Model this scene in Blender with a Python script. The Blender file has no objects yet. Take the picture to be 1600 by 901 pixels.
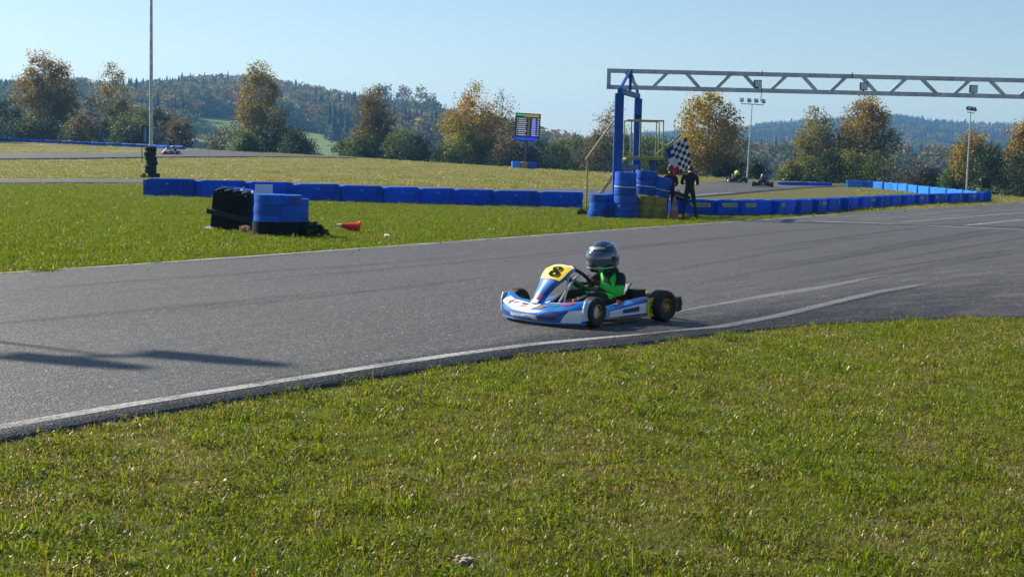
import bpy, bmesh, math, random
import numpy as np
from mathutils import Vector, Matrix, Euler

# ------------------------------------------------------------------ camera, sky, sun, exposure
SC = bpy.context.scene
COL = SC.collection
R = math.radians
FPX, CAMH = 2250.0, 1.48                 # focal length in photo pixels, eye height in metres
TILT, ROLL = math.atan(205.5 / FPX), R(1.36)
cam_data = bpy.data.cameras.new('camera')
cam_data.sensor_width = 36.0
cam_data.lens = 36.0 * FPX / 1600.0
cam_data.clip_start, cam_data.clip_end = 0.05, 20000
cam = bpy.data.objects.new('camera', cam_data)
COL.objects.link(cam)
CAM_M = Matrix.Rotation(R(90) - TILT, 4, 'X') @ Matrix.Rotation(ROLL, 4, 'Z')
CAM_M.translation = (0, 0, CAMH)
cam.matrix_world = CAM_M
SC.camera = cam

SUN_EL = R(35)
SUN_DIR = Vector((-0.86, 0.51, 0)).normalized() * math.cos(SUN_EL) + Vector((0, 0, math.sin(SUN_EL)))  # towards the sun
world = bpy.data.worlds.new('World')
SC.world = world
world.use_nodes = True
wn = world.node_tree.nodes
sky = wn.new('ShaderNodeTexSky')
sky.sky_type = 'NISHITA'
sky.sun_disc = False
sky.sun_elevation = SUN_EL
sky.sun_rotation = math.atan2(SUN_DIR.x, SUN_DIR.y)
sky.altitude = 400
sky.air_density = 1.0
sky.dust_density = 0.5
sky.ozone_density = 2.2
wn['Background'].inputs['Strength'].default_value = 0.064
world.node_tree.links.new(sky.outputs[0], wn['Background'].inputs['Color'])
sun_data = bpy.data.lights.new('sun', 'SUN')
sun_data.energy = 5.0
sun_data.angle = R(0.53)
sun_data.color = (1.0, 0.91, 0.77)
sun = bpy.data.objects.new('sun', sun_data)
COL.objects.link(sun)
sun.rotation_euler = SUN_DIR.to_track_quat('Z', 'Y').to_euler()
sun.location = (-40, 30, 60)
SC.view_settings.view_transform = 'Standard'
SC.view_settings.look = 'None'
SC.view_settings.exposure = 1.0
SC.view_settings.gamma = 1.0
SC.view_settings.use_curve_mapping = False
SC.render.engine = 'CYCLES'
SC.cycles.use_denoising = True
SC.cycles.use_adaptive_sampling = True
SC.cycles.adaptive_threshold = 0.015
SC.cycles.max_bounces = 8
SC.cycles.diffuse_bounces = 3
SC.cycles.glossy_bounces = 3
SC.cycles.transmission_bounces = 6
SC.cycles.transparent_max_bounces = 12
SC.cycles.volume_bounces = 0
SC.cycles.caustics_reflective = False
SC.cycles.caustics_refractive = False
rnd = random.Random(7)
nrg = np.random.default_rng(11)

# ------------------------------------------------------------------ pixels, terrain heights
ROT3 = CAM_M.to_3x3()

def ray(x, y):
    """photo pixel -> direction with unit depth (sideways, 1, upwards)"""
    v = ROT3 @ Vector(((x - 800.0) / FPX, -(y - 450.5) / FPX, -1.0))
    return v.x / v.y, v.z / v.y

TX = np.array([-400, 0, 270, 500, 760, 950, 1100, 1350, 1600, 2000], float)
ROWS = [
    (0,   [0] * 10),
    (16,  [0] * 10),
    (30,  [0, 0, -.05, -.10, -.16, -.18, -.18, -.20, -.20, -.2]),
    (47,  [-.1, -.1, -.1, -.20, -.33, -.34, -.34, -.38, -.36, -.36]),
    (62,  [-.1, -.1, -.1, -.28, -.40, -.36, -.34, -.50, -.50, -.50]),
    (80,  [0, 0, 0, -.05, -.10, -.20, -.27, -.50, -.62, -.62]),
    (100, [.3, .3, .35, .45, .27, .06, -.13, -.30, -.70, -.75]),
    (122, [.65, .65, .87, .95, .55, .25, .12, -.25, -.80, -.9]),
    (135, [1.3, 1.4, 1.45, 1.15, .55, .18, .05, -.40, -.9, -1.0]),
    (155, [2.1, 2.2, 1.7, 1.1, .4, -.2, -.4, -.8, -1.1, -1.2]),
    (200, [1.5, 1.5, .8, .2, -.8, -1.2, -1.5, -1.8, -2, -2]),
    (350, [-6] * 10),
]
_zr = lambda x: np.interp(x, [-400, 0, 60, 150, 230, 330, 400, 480, 560, 640, 700, 780, 850, 920, 1000],
                          [24, 29, 31, 27, 32, 36, 36, 32, 26, 23, 18, 9, 3, -2, -6])
_zm = lambda x: np.interp(x, [-400, 300, 420, 500, 650, 800, 950], [13, 16, 13, 10, 8, 3, -6])
_zR = lambda x: np.interp(x, [-400, 600, 850, 950, 1030, 1140, 1200, 1300, 1400, 1440, 1500, 1600, 2000],
                          [5, 5, 10, 19, 26, 34, 41, 49, 54, 50, 47, 46, 42])
DX = np.arange(-400, 2001, 10.0)
TD, TZ = [], []
for d, z in ROWS:
    TD.append(d); TZ.append(np.interp(DX, TX, z))
lw = np.clip((950 - DX) / 250, 0, 1)                       # 1 where the left hill stands
for d, z in ((430, -4 + 0 * DX), (620, _zm(DX)), (750, _zm(DX) + .45 * (_zr(DX) - _zm(DX))), (950, _zr(DX)),
             (1200, lw * (_zr(DX) - 14) + (1 - lw) * (-6 + .3 * (_zR(DX) + 6))), (1500, .62 * _zR(DX)),
             (1800, _zR(DX)), (2600, _zR(DX) - 45), (6000, -60 + 0 * DX)):
    TD.append(d); TZ.append(z)
TD = np.array(TD, float); TZ = np.array(TZ)
# light smoothing sideways
ker = np.array([1, 2, 3, 2, 1.]) / 9
TZ = np.array([np.convolve(np.pad(r, 2, 'edge'), ker, 'valid') for r in TZ])

def ground_z(u, d):
    """terrain height at sideways u, depth d (arrays or floats)"""
    u = np.asarray(u, float); d = np.asarray(d, float)
    dd = np.where(d > 0.9 * np.abs(u), d, np.hypot(u, d) * 0.669)
    dd = np.maximum(dd, 0.01)
    X = np.clip(800 + FPX * u / dd, -400, 1999.9)
    fx = (X + 400) / 10.0
    ix = np.clip(fx.astype(int), 0, len(DX) - 2); tx = fx - ix
    iy = np.clip(np.searchsorted(TD, dd, 'right') - 1, 0, len(TD) - 2)
    ty = np.clip((dd - TD[iy]) / (TD[iy + 1] - TD[iy]), 0, 1)
    ty = ty * 0.5 + 0.5 * ty * ty * (3 - 2 * ty)
    a = TZ[iy, ix] * (1 - tx) + TZ[iy, ix + 1] * tx
    b = TZ[iy + 1, ix] * (1 - tx) + TZ[iy + 1, ix + 1] * tx
    z = a * (1 - ty) + b * ty
    near = np.clip((d - 18) / 10, 0, 1)
    z = z + 0.02 * near * np.sin(u * 0.31 + 1.0) * np.sin(d * 0.23)
    return z

_ds = np.concatenate([np.arange(3, 40, 0.05), np.arange(40, 200, 0.2), np.arange(200, 1500, 2)])

def P(x, y):
    """the ground point seen at a photo pixel"""
    rx, rz = ray(x, y)
    g = CAMH + rz * _ds - ground_z(rx * _ds, _ds)
    k = np.argmax(g < 0)
    if g[k] >= 0:
        k = int(np.argmin(g[_ds < 200]))
        d = _ds[k]
    else:
        t = g[k - 1] / (g[k - 1] - g[k]) if k else 0
        d = _ds[k - 1] + t * (_ds[k] - _ds[k - 1])
    return Vector((rx * d, d, float(ground_z(rx * d, d))))

def at(x, y, d):
    """the point seen at a photo pixel at a known depth"""
    rx, rz = ray(x, y)
    return Vector((rx * d, d, CAMH + rz * d))

def stand(x, y, d):
    """ground point below the pixel at a known depth"""
    rx, _ = ray(x, y)
    return Vector((rx * d, d, float(ground_z(rx * d, d))))

# ------------------------------------------------------------------ mesh and object helpers
def tag(o, label=None, cat=None, group=None, kind=None):
    if label: o['label'] = label
    if cat: o['category'] = cat
    if group: o['group'] = group
    if kind: o['kind'] = kind
    return o

def empty(name, loc=(0, 0, 0), rz=0.0, label=None, cat=None, group=None, scale=1.0):
    o = bpy.data.objects.new(name, None)
    o.empty_display_size = 0.2
    o.location = loc; o.rotation_euler = (0, 0, rz); o.scale = (scale,) * 3
    COL.objects.link(o)
    return tag(o, label, cat, group)

def link(name, me, parent=None):
    o = bpy.data.objects.new(name, me)
    COL.objects.link(o)
    if parent is not None: o.parent = parent
    return o

def copy_tree(o, parent=None):
    c = o.copy(); COL.objects.link(c); c.parent = parent
    for ch in o.children: copy_tree(ch, c)
    return c

def raw_mesh(name, verts, faces, mats, smooth=False, colors=None, midx=None):
    """fast mesh from an (n,3) array and an (m,k) index array"""
    verts = np.asarray(verts, np.float32); faces = np.asarray(faces, np.int32)
    me = bpy.data.meshes.new(name)
    m, k = faces.shape
    me.vertices.add(len(verts)); me.vertices.foreach_set('co', verts.ravel())
    me.loops.add(m * k); me.loops.foreach_set('vertex_index', faces.ravel())
    me.polygons.add(m)
    me.polygons.foreach_set('loop_start', np.arange(0, m * k, k, dtype=np.int32))
    me.polygons.foreach_set('loop_total', np.full(m, k, np.int32))
    if midx is not None: me.polygons.foreach_set('material_index', np.asarray(midx, np.int32))
    me.polygons.foreach_set('use_smooth', np.full(m, smooth, bool))
    for mt in (mats if isinstance(mats, (list, tuple)) else [mats]): me.materials.append(mt)
    if colors is not None:
        a = me.color_attributes.new('tint', 'FLOAT_COLOR', 'POINT')
        c = np.ones((len(verts), 4), np.float32); c[:, :3] = colors
        a.data.foreach_set('color', c.ravel())
    me.update(calc_edges=True)
    return me

class MB:
    """collects shapes that become one mesh"""
    def __init__(self): self.v, self.f, self.mi, self.m = [], [], [], 0
    def add(self, vs, fs, M=None):
        n = len(self.v)
        self.v += [tuple(M @ Vector(p)) if M is not None else tuple(p) for p in vs]
        for f in fs: self.f.append(tuple(i + n for i in f)); self.mi.append(self.m)
        return self
    def box(self, c, s, M=None, rot=None):
        x, y, z = (k / 2 for k in s)
        vs = [Vector((i * x, j * y, k * z)) for i in (-1, 1) for j in (-1, 1) for k in (-1, 1)]
        if rot is not None: vs = [rot @ p for p in vs]
        vs = [p + Vector(c) for p in vs]
        return self.add(vs, [(0, 1, 3, 2), (4, 6, 7, 5), (0, 4, 5, 1), (2, 3, 7, 6), (0, 2, 6, 4), (1, 5, 7, 3)], M)
    def loft(self, rings, cap=True, close=True, M=None):
        n = len(rings[0]); vs = [p for r in rings for p in r]; fs = []
        for i in range(len(rings) - 1):
            for j in range(n if close else n - 1):
                a, b = i * n + j, i * n + (j + 1) % n
                fs.append((a, b, b + n, a + n))
        if cap:
            fs.append(tuple(range(n - 1, -1, -1))); fs.append(tuple((len(rings) - 1) * n + j for j in range(n)))
        return self.add(vs, fs, M)
    def tube(self, pts, r, n=8, cap=True, M=None, square=False):
        pts = [Vector(p) for p in pts]
        rs = r if isinstance(r, (list, tuple)) else [r] * len(pts)
        rings = []; up = None
        for i, p in enumerate(pts):
            t = (pts[min(i + 1, len(pts) - 1)] - pts[max(i - 1, 0)]).normalized()
            if up is None:
                up = Vector((0, 0, 1)) if abs(t.z) < .9 else Vector((0, 1, 0))
            s = t.cross(up).normalized(); up = s.cross(t).normalized()
            k = 4 if square else n; off = math.pi / 4 if square else 0
            q = math.sqrt(2) if square else 1
            rings.append([p + (s * math.cos(off + 2 * math.pi * j / k) + up * math.sin(off + 2 * math.pi * j / k)) * rs[i] * q for j in range(k)])
        return self.loft(rings, cap, True, M)
    def lathe(self, prof, n=24, M=None, closed=False):
        rings = [[Vector((r * math.cos(2 * math.pi * j / n), r * math.sin(2 * math.pi * j / n), z)) for j in range(n)] for r, z in prof]
        if closed: rings.append(rings[0])
        return self.loft(rings, not closed, True, M)
    def build(self, name, mats, parent=None, smooth=False, bevel=0.0, sharp=35):
        me = bpy.data.meshes.new(name)
        me.from_pydata(self.v, [], self.f)
        for mt in (mats if isinstance(mats, (list, tuple)) else [mats]): me.materials.append(mt)
        me.polygons.foreach_set('material_index', self.mi)
        bm = bmesh.new(); bm.from_mesh(me)
        bmesh.ops.recalc_face_normals(bm, faces=bm.faces)
        if bevel:
            ed = [e for e in bm.edges if len(e.link_faces) == 2 and e.calc_face_angle(0) > R(30)]
            bmesh.ops.bevel(bm, geom=ed, offset=bevel, segments=2, affect='EDGES', profile=0.5, clamp_overlap=True)
        bm.to_mesh(me); bm.free()
        if smooth:
            me.polygons.foreach_set('use_smooth', [True] * len(me.polygons))
            me.set_sharp_from_angle(angle=R(sharp))
        return link(name, me, parent)

# ------------------------------------------------------------------ materials
MATS = {}
def new_mat(name):
    m = bpy.data.materials.new(name); m.use_nodes = True
    MATS[name] = m
    return m, m.node_tree.nodes, m.node_tree.links, m.node_tree.nodes['Principled BSDF']

def ramp(n, l, src, stops):
    r = n.new('ShaderNodeValToRGB'); e = r.color_ramp.elements
    while len(e) < len(stops): e.new(0.5)
    for k, (p, c) in enumerate(stops):
        e[k].position = p; e[k].color = (*c, 1) if len(c) == 3 else c
    l.new(src, r.inputs[0]); return r.outputs[0]

def noise(n, l, vec, scale, detail=4, rough=.55, stretch=None):
    t = n.new('ShaderNodeTexNoise'); t.inputs['Scale'].default_value = scale
    t.inputs['Detail'].default_value = detail; t.inputs['Roughness'].default_value = rough
    if stretch:
        mp = n.new('ShaderNodeMapping'); mp.inputs['Scale'].default_value = stretch
        l.new(vec, mp.inputs[0]); vec = mp.outputs[0]
    l.new(vec, t.inputs['Vector']); return t.outputs['Fac']

def mix(n, l, fac, a, b, mode='MIX'):
    m = n.new('ShaderNodeMix'); m.data_type = 'RGBA'; m.blend_type = mode
    for sock, v in ((m.inputs[0], fac), (m.inputs[6], a), (m.inputs[7], b)):
        if isinstance(v, (int, float)): sock.default_value = v
        elif isinstance(v, tuple): sock.default_value = (*v, 1)
        else: l.new(v, sock)
    return m.outputs[2]

def bump(n, l, bsdf, h, strength=.3, dist=.01):
    b = n.new('ShaderNodeBump'); b.inputs['Strength'].default_value = strength
    b.inputs['Distance'].default_value = dist
    l.new(h, b.inputs['Height']); l.new(b.outputs[0], bsdf.inputs['Normal'])

def geo(n): return n.new('ShaderNodeNewGeometry').outputs['Position']
def objc(n): return n.new('ShaderNodeTexCoord').outputs['Object']

def simple(name, col, rough=.5, metal=0.0, var=.25, scale=14.0, spec=.5, grime=None, coat=0.0, emit=None, transl=0.0, rand=0.0):
    """painted or moulded surface: colour with uneven wear, slight relief"""
    m, n, l, b = new_mat(name)
    f = noise(n, l, objc(n), scale, 5, .6)
    dk = tuple(c * (1 - var) for c in col); lt = tuple(min(1, c * (1 + var * .7)) for c in col)
    c = ramp(n, l, f, [(.3, dk), (.7, lt)])
    if rand:
        oi = n.new('ShaderNodeObjectInfo'); hs = n.new('ShaderNodeHueSaturation'); mr = n.new('ShaderNodeMapRange')
        mr.inputs[3].default_value = 1 - rand; mr.inputs[4].default_value = 1 + rand
        l.new(oi.outputs['Random'], mr.inputs[0]); l.new(mr.outputs[0], hs.inputs['Value']); l.new(c, hs.inputs['Color']); c = hs.outputs[0]
    if grime:
        g = noise(n, l, objc(n), scale * .35, 6, .7)
        gm = ramp(n, l, g, [(.5, (0, 0, 0)), (.68, (1, 1, 1))])
        c = mix(n, l, gm, c, grime)
    l.new(c, b.inputs['Base Color'])
    rr = n.new('ShaderNodeMapRange'); rr.inputs[3].default_value = max(.02, rough - .1); rr.inputs[4].default_value = min(1, rough + .12)
    l.new(f, rr.inputs[0]); l.new(rr.outputs[0], b.inputs['Roughness'])
    b.inputs['Metallic'].default_value = metal
    b.inputs['Specular IOR Level'].default_value = spec
    b.inputs['Coat Weight'].default_value = coat
    if emit:
        b.inputs['Emission Color'].default_value = (*col, 1); b.inputs['Emission Strength'].default_value = emit
    bump(n, l, b, f, .12, .004)
    if transl:
        t = n.new('ShaderNodeBsdfTranslucent'); l.new(c, t.inputs[0])
        ms = n.new('ShaderNodeMixShader'); ms.inputs[0].default_value = transl
        l.new(b.outputs[0], ms.inputs[1]); l.new(t.outputs[0], ms.inputs[2])
        l.new(ms.outputs[0], n['Material Output'].inputs[0])
    return m

def foliage_mat(name, transl=.4, rough=.55, spec=.35):
    """leaves: colour carried by each leaf, light passes through"""
    m, n, l, b = new_mat(name)
    a = n.new('ShaderNodeAttribute'); a.attribute_name = 'tint'
    l.new(a.outputs['Color'], b.inputs['Base Color'])
    b.inputs['Roughness'].default_value = rough
    b.inputs['Specular IOR Level'].default_value = spec
    t = n.new('ShaderNodeBsdfTranslucent')
    sat = n.new('ShaderNodeHueSaturation'); sat.inputs['Saturation'].default_value = 1.1; sat.inputs['Value'].default_value = 1.25
    l.new(a.outputs['Color'], sat.inputs['Color']); l.new(sat.outputs[0], t.inputs[0])
    ms = n.new('ShaderNodeMixShader'); ms.inputs[0].default_value = transl
    l.new(b.outputs[0], ms.inputs[1]); l.new(t.outputs[0], ms.inputs[2])
    l.new(ms.outputs[0], n['Material Output'].inputs[0])
    return m

M_LEAF = foliage_mat('leaves', .42)
M_FARLEAF = foliage_mat('far_leaves', .25, .8, .1)
M_BARK = simple('bark', (.16, .13, .10), .9, var=.5, scale=6)
M_BIRCH = simple('birch_bark', (.45, .42, .37), .85, var=.5, scale=3, grime=(.05, .04, .035))
M_BLUE = simple('blue_plastic', (.0, .105, .66), .45, var=.2, scale=4, grime=(.01, .05, .30), transl=.30, spec=.2, rand=.22)
M_BLUE_TOP = simple('blue_plastic_top_highlight', (.02, .16, .70), .22, var=.15, scale=4, spec=.7)  # glossier, and lighter so the sun's highlight on the tops is in the colour
M_BLUE_SUNLIT = simple('sunlit_blue_plastic', (.03, .22, .72), .5, var=.12, scale=4, transl=.1, spec=.2)  # lighter copy of the blue, sunshine on the rear row painted in
M_BLUE_LT = simple('blue_plastic_light', (.05, .30, .85), .35, var=.1, scale=4, transl=.3)
M_BLUE_TYRE = simple('blue_tyre_paint', (.004, .085, .46), .5, var=.3, scale=5, grime=(.008, .035, .14), spec=.3, rand=.18)
M_YEL_TYRE = simple('yellow_tyre_paint', (.34, .25, .015), .55, var=.4, scale=6, grime=(.10, .08, .03))
M_GANTRY = simple('gantry_blue_paint', (.006, .075, .36), .45, var=.2, scale=3, grime=(.01, .055, .24), spec=.3)
M_GALV = simple('galvanised_steel', (.46, .49, .52), .42, metal=.55, var=.3, scale=5, grime=(.28, .29, .30))
M_YRAIL = simple('yellow_rail_paint', (.27, .28, .075), .55, var=.25, scale=9, grime=(.18, .18, .08))
M_RUBBER = simple('tyre_rubber', (.007, .007, .0075), .8, var=.4, scale=20, grime=(.016, .015, .014), spec=.2)
M_KRUBBER = simple('kart_tyre_rubber', (.012, .0115, .011), .6, var=.4, scale=30, grime=(.035, .032, .03), spec=.35)
M_BLACK = simple('black_plastic', (.008, .008, .009), .45, var=.3, spec=.35)
M_DARKM = simple('dark_metal', (.05, .05, .055), .4, metal=.7, var=.3)
M_STEEL = simple('bare_steel', (.5, .5, .5), .3, metal=.9, var=.2)
M_WHITE = simple('white_plastic', (.75, .76, .78), .35, var=.08)
M_GREYB = simple('grey_board', (.55, .58, .62), .5, var=.1)
M_WOOD = simple('tarred_wood', (.025, .022, .02), .8, var=.5, scale=8)
M_SOIL = simple('soil', (.09, .065, .04), .95, var=.5, scale=30)

def asphalt():
    m, n, l, b = new_mat('asphalt')
    g = geo(n)
    v = n.new('ShaderNodeTexVoronoi'); v.inputs['Scale'].default_value = 62; l.new(g, v.inputs['Vector'])
    grain = ramp(n, l, v.outputs['Color'], [(.0, (.012, .012, .012)), (.5, (.048, .046, .043)), (.85, (.135, .13, .122)), (1, (.42, .41, .39))])
    big = noise(n, l, g, .35, 5, .6)
    c = mix(n, l, .75, grain, ramp(n, l, big, [(.25, (.72, .72, .74)), (.75, (1.2, 1.18, 1.15))]), 'MULTIPLY')
    uv = n.new('ShaderNodeUVMap').outputs[0]
    st = noise(n, l, uv, 1.0, 6, .6, (.10, 3.2, 1))
    stm = ramp(n, l, st, [(.46, (0, 0, 0)), (.64, (.80, .80, .80))])
    c = mix(n, l, stm, c, (.026, .026, .028))
    st2 = noise(n, l, uv, 1.0, 4, .5, (.05, 9.0, 1))
    stm2 = ramp(n, l, st2, [(.55, (0, 0, 0)), (.66, (.75, .75, .75))])
    c = mix(n, l, stm2, c, (.022, .022, .024))
    st3 = noise(n, l, uv, 1.0, 5, .6, (.045, 1.6, 3))
    stm3 = ramp(n, l, st3, [(.52, (0, 0, 0)), (.72, (.42, .42, .42))])
    c = mix(n, l, stm3, c, (.17, .165, .155))
    l.new(c, b.inputs['Base Color'])
    b.inputs['Roughness'].default_value = .62
    b.inputs['Specular IOR Level'].default_value = .42
    bump(n, l, b, v.outputs['Distance'], .9, .006)
    return m
M_ASPH = asphalt()

def paint_line(name, lo, hi, col=(.60, .60, .58), amax=1.0, patch=.6):
    """road paint worn through to the asphalt"""
    m, n, l, b = new_mat(name)
    g = geo(n)
    f = noise(n, l, g, 30, 6, .75); f2 = noise(n, l, g, 1.3, 4, .6)
    ad = n.new('ShaderNodeMath'); ad.operation = 'MULTIPLY_ADD'; ad.inputs[1].default_value = patch
    l.new(f2, ad.inputs[0]); l.new(f, ad.inputs[2])
    mk = ramp(n, l, ad.outputs[0], [(lo, (0, 0, 0)), (hi, (amax, amax, amax))])
    l.new(mix(n, l, f, tuple(k * .75 for k in col), col), b.inputs['Base Color'])
    b.inputs['Roughness'].default_value = .55
    l.new(mk, b.inputs['Alpha'])
    bump(n, l, b, f, .3, .003)
    return m
M_LINE = paint_line('worn_white_line', .60, .98, (.52, .52, .51), .95)
M_LINE_FAINT = paint_line('faint_white_line', .50, .82, (.34, .35, .37), .42, .5)
M_SKID = paint_line('tyre_rubber_mark', .52, .95, (.018, .018, .019), .30, .5)

def ground_mat():
    """lawn and fields: greens to straw, soil showing, woodland floor far away"""
    m, n, l, b = new_mat('turf')
    g = geo(n)
    fine = noise(n, l, g, 22, 5, .7)
    mid = noise(n, l, g, 1.1, 5, .6)
    c1 = ramp(n, l, fine, [(.28, (.035, .042, .012)), (.5, (.075, .085, .022)), (.72, (.14, .13, .045))])
    c1 = mix(n, l, ramp(n, l, mid, [(.4, (0, 0, 0)), (.7, (.55, .55, .55))]), c1, (.12, .095, .04))
    # mown field: pale clippings lie in bands across the field
    bands = noise(n, l, g, 1.0, 8, .7, (.16, 1.1, .2))
    c2 = ramp(n, l, bands, [(.30, (.075, .090, .020)), (.48, (.14, .14, .042)), (.62, (.22, .20, .08)), (.75, (.32, .285, .14))])
    c2 = mix(n, l, .5, c2, ramp(n, l, fine, [(.3, (.55, .6, .5)), (.7, (1.35, 1.3, 1.3))]), 'MULTIPLY')
    # far valley fields
    big = noise(n, l, g, .012, 3, .5)
    c3 = ramp(n, l, big, [(.35, (.085, .14, .030)), (.65, (.13, .18, .045))])
    a = n.new('ShaderNodeAttribute'); a.attribute_name = 'zones'
    sp = n.new('ShaderNodeSeparateColor'); l.new(a.outputs['Color'], sp.inputs[0])
    c = mix(n, l, sp.outputs[0], c1, c2)
    c = mix(n, l, sp.outputs[1], c, c3)
    c = mix(n, l, sp.outputs[2], c, (.018, .022, .010))
    l.new(c, b.inputs['Base Color'])
    b.inputs['Roughness'].default_value = .9
    b.inputs['Specular IOR Level'].default_value = .15
    bump(n, l, b, fine, .8, .06)
    return m
M_TURF = ground_mat()
# ------------------------------------------------------------------ the ground
def vnoise(x, y, s, seed=0):
    """smooth pseudo-noise in 0..1 for placement"""
    r = np.random.default_rng(seed); o = np.zeros_like(np.asarray(x, float))
    for k in range(7):
        a = r.uniform(0, 6.28); f = r.uniform(.6, 1.9) / s; p = r.uniform(0, 6.28)
        o = o + np.sin((x * math.cos(a) + y * math.sin(a)) * f * 6.28 + p + 1.3 * np.sin((x * math.sin(a) - y * math.cos(a)) * f * 3.1 + p))
    return np.clip(.5 + o / 9, 0, 1)

def px_curve(pts, n):
    xs = np.array([p[0] for p in pts], float); ys = np.array([p[1] for p in pts], float)
    t = np.linspace(0, 1, len(xs)); tt = np.linspace(0, 1, n * 6)
    X = np.interp(tt, t, xs); Y = np.interp(tt, t, ys)
    k = np.ones(9) / 9
    Ys = np.convolve(np.pad(Y, 4, 'edge'), k, 'valid'); Xs = np.convolve(np.pad(X, 4, 'edge'), k, 'valid')
    Xs[0], Xs[-1], Ys[0], Ys[-1] = X[0], X[-1], Y[0], Y[-1]
    W = np.array([P(a, b) for a, b in zip(Xs[::3], Ys[::3])])
    s = np.concatenate([[0], np.cumsum(np.linalg.norm(np.diff(W[:, :2], axis=0), axis=1))])
    q = np.linspace(0, s[-1], n)
    return np.stack([np.interp(q, s, W[:, 0]), np.interp(q, s, W[:, 1])], 1)

NEAR_EDGE = px_curve([(-330, 770), (-150, 726), (0, 693), (200, 657), (430, 620), (600, 592), (720, 573), (830, 557), (960, 545), (1060, 533), (1120, 525), (1200, 517), (1300, 508), (1400, 502), (1500, 498), (1600, 497), (1800, 495), (2000, 494)], 90)
FAR_EDGE = px_curve([(-330, 458), (-150, 441), (0, 429), (200, 416), (400, 402), (600, 387), (800, 372), (1000, 357), (1100, 350), (1200, 343), (1300, 335.5), (1400, 329), (1500, 323), (1600, 317), (1800, 309), (2000, 303)], 90)

def on_near_lawn(u, d): return d < np.interp(u, NEAR_EDGE[:, 0], NEAR_EDGE[:, 1])
def beyond_track(u, d): return d > np.interp(u, FAR_EDGE[:, 0], FAR_EDGE[:, 1])

def build_ground():
    pxs = np.arange(-900, 2501, 14.0)
    ang = list(np.arctan((pxs - 800) / FPX))
    lo, hi = ang[0], ang[-1]
    ang += list(np.linspace(hi, lo + 2 * math.pi, 40)[1:-1])
    ang = np.array(ang)
    rad = np.concatenate([[1.0, 2, 3, 4], np.geomspace(5, 2450, 200)])
    A, Rr = np.meshgrid(ang, rad)
    U, D = np.sin(A) * Rr, np.cos(A) * Rr
    # depth, not radius, follows the table in front of the camera
    Z = ground_z(U, D)
    # bare soil dips where the asphalt lies so that the sheets never meet
    verts = np.stack([U.ravel(), D.ravel(), Z.ravel()], 1)
    na, nr = len(ang), len(rad)
    i = np.arange(nr - 1)[:, None] * na; j = np.arange(na)[None, :]
    a = i + j; b = i + (j + 1) % na
    faces = np.stack([a, b, b + na, a + na], -1).reshape(-1, 4)
    verts = np.vstack([verts, [[0, 0, 0]]])
    c = len(verts) - 1
    fan = np.array([[c, (k + 1) % na, k, k] for k in range(na)])
    me = bpy.data.meshes.new('ground')
    tri = [tuple(f[:3]) for f in fan]
    me.from_pydata(verts.tolist(), [], faces[:, ::-1].tolist() + [t[::-1] for t in tri])
    bm = bmesh.new(); bm.from_mesh(me); bmesh.ops.recalc_face_normals(bm, faces=bm.faces)
    if sum(f.normal.z for f in bm.faces) < 0: bmesh.ops.reverse_faces(bm, faces=bm.faces)
    bm.to_mesh(me); bm.free()
    me.polygons.foreach_set('use_smooth', [True] * len(me.polygons))
    u, d = verts[:, 0], verts[:, 1]
    X = 800 + FPX * u / np.maximum(d, .1)
    mown = np.clip((d - 54 - .0 * u) / 10, 0, 1) * np.clip((1150 - X) / 250, 0.25, 1)
    far = np.clip((d - 200) / 60, 0, 1)
    wood = forest_mask(u, d)
    at_ = me.color_attributes.new('zones', 'FLOAT_COLOR', 'POINT')
    col = np.stack([mown, far, wood, np.ones_like(far)], 1).astype(np.float32)
    at_.data.foreach_set('color', col.ravel())
    me.materials.append(M_TURF)
    return tag(link('ground', me), kind='structure')

def forest_mask(u, d):
    d1 = np.maximum(d, 1.0)
    X = 800 + FPX * u / d1
    n = vnoise(u, d, 140, 5) - .5
    n2 = vnoise(u, d, 60, 9) - .5
    low = np.interp(X, [-400, 280, 300, 380, 420, 470, 540, 600, 900], [480, 500, 615, 610, 560, 590, 560, 520, 520])
    left = (d > low + 40 * n) & (d < 1050) & (X < 945)
    meadow = (X > 605) & (X < 725) & (d > 655 + 30 * n2) & (d < 770 + 40 * n2)
    right = (d > 1080 + 120 * n) & (d < 1950)
    belt = (d > 500 + 30 * n) & (d < 570 + 40 * n) & (X > 1000)
    return (((left & ~meadow) | right | belt) & (d > 1)).astype(float)

build_ground()

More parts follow.
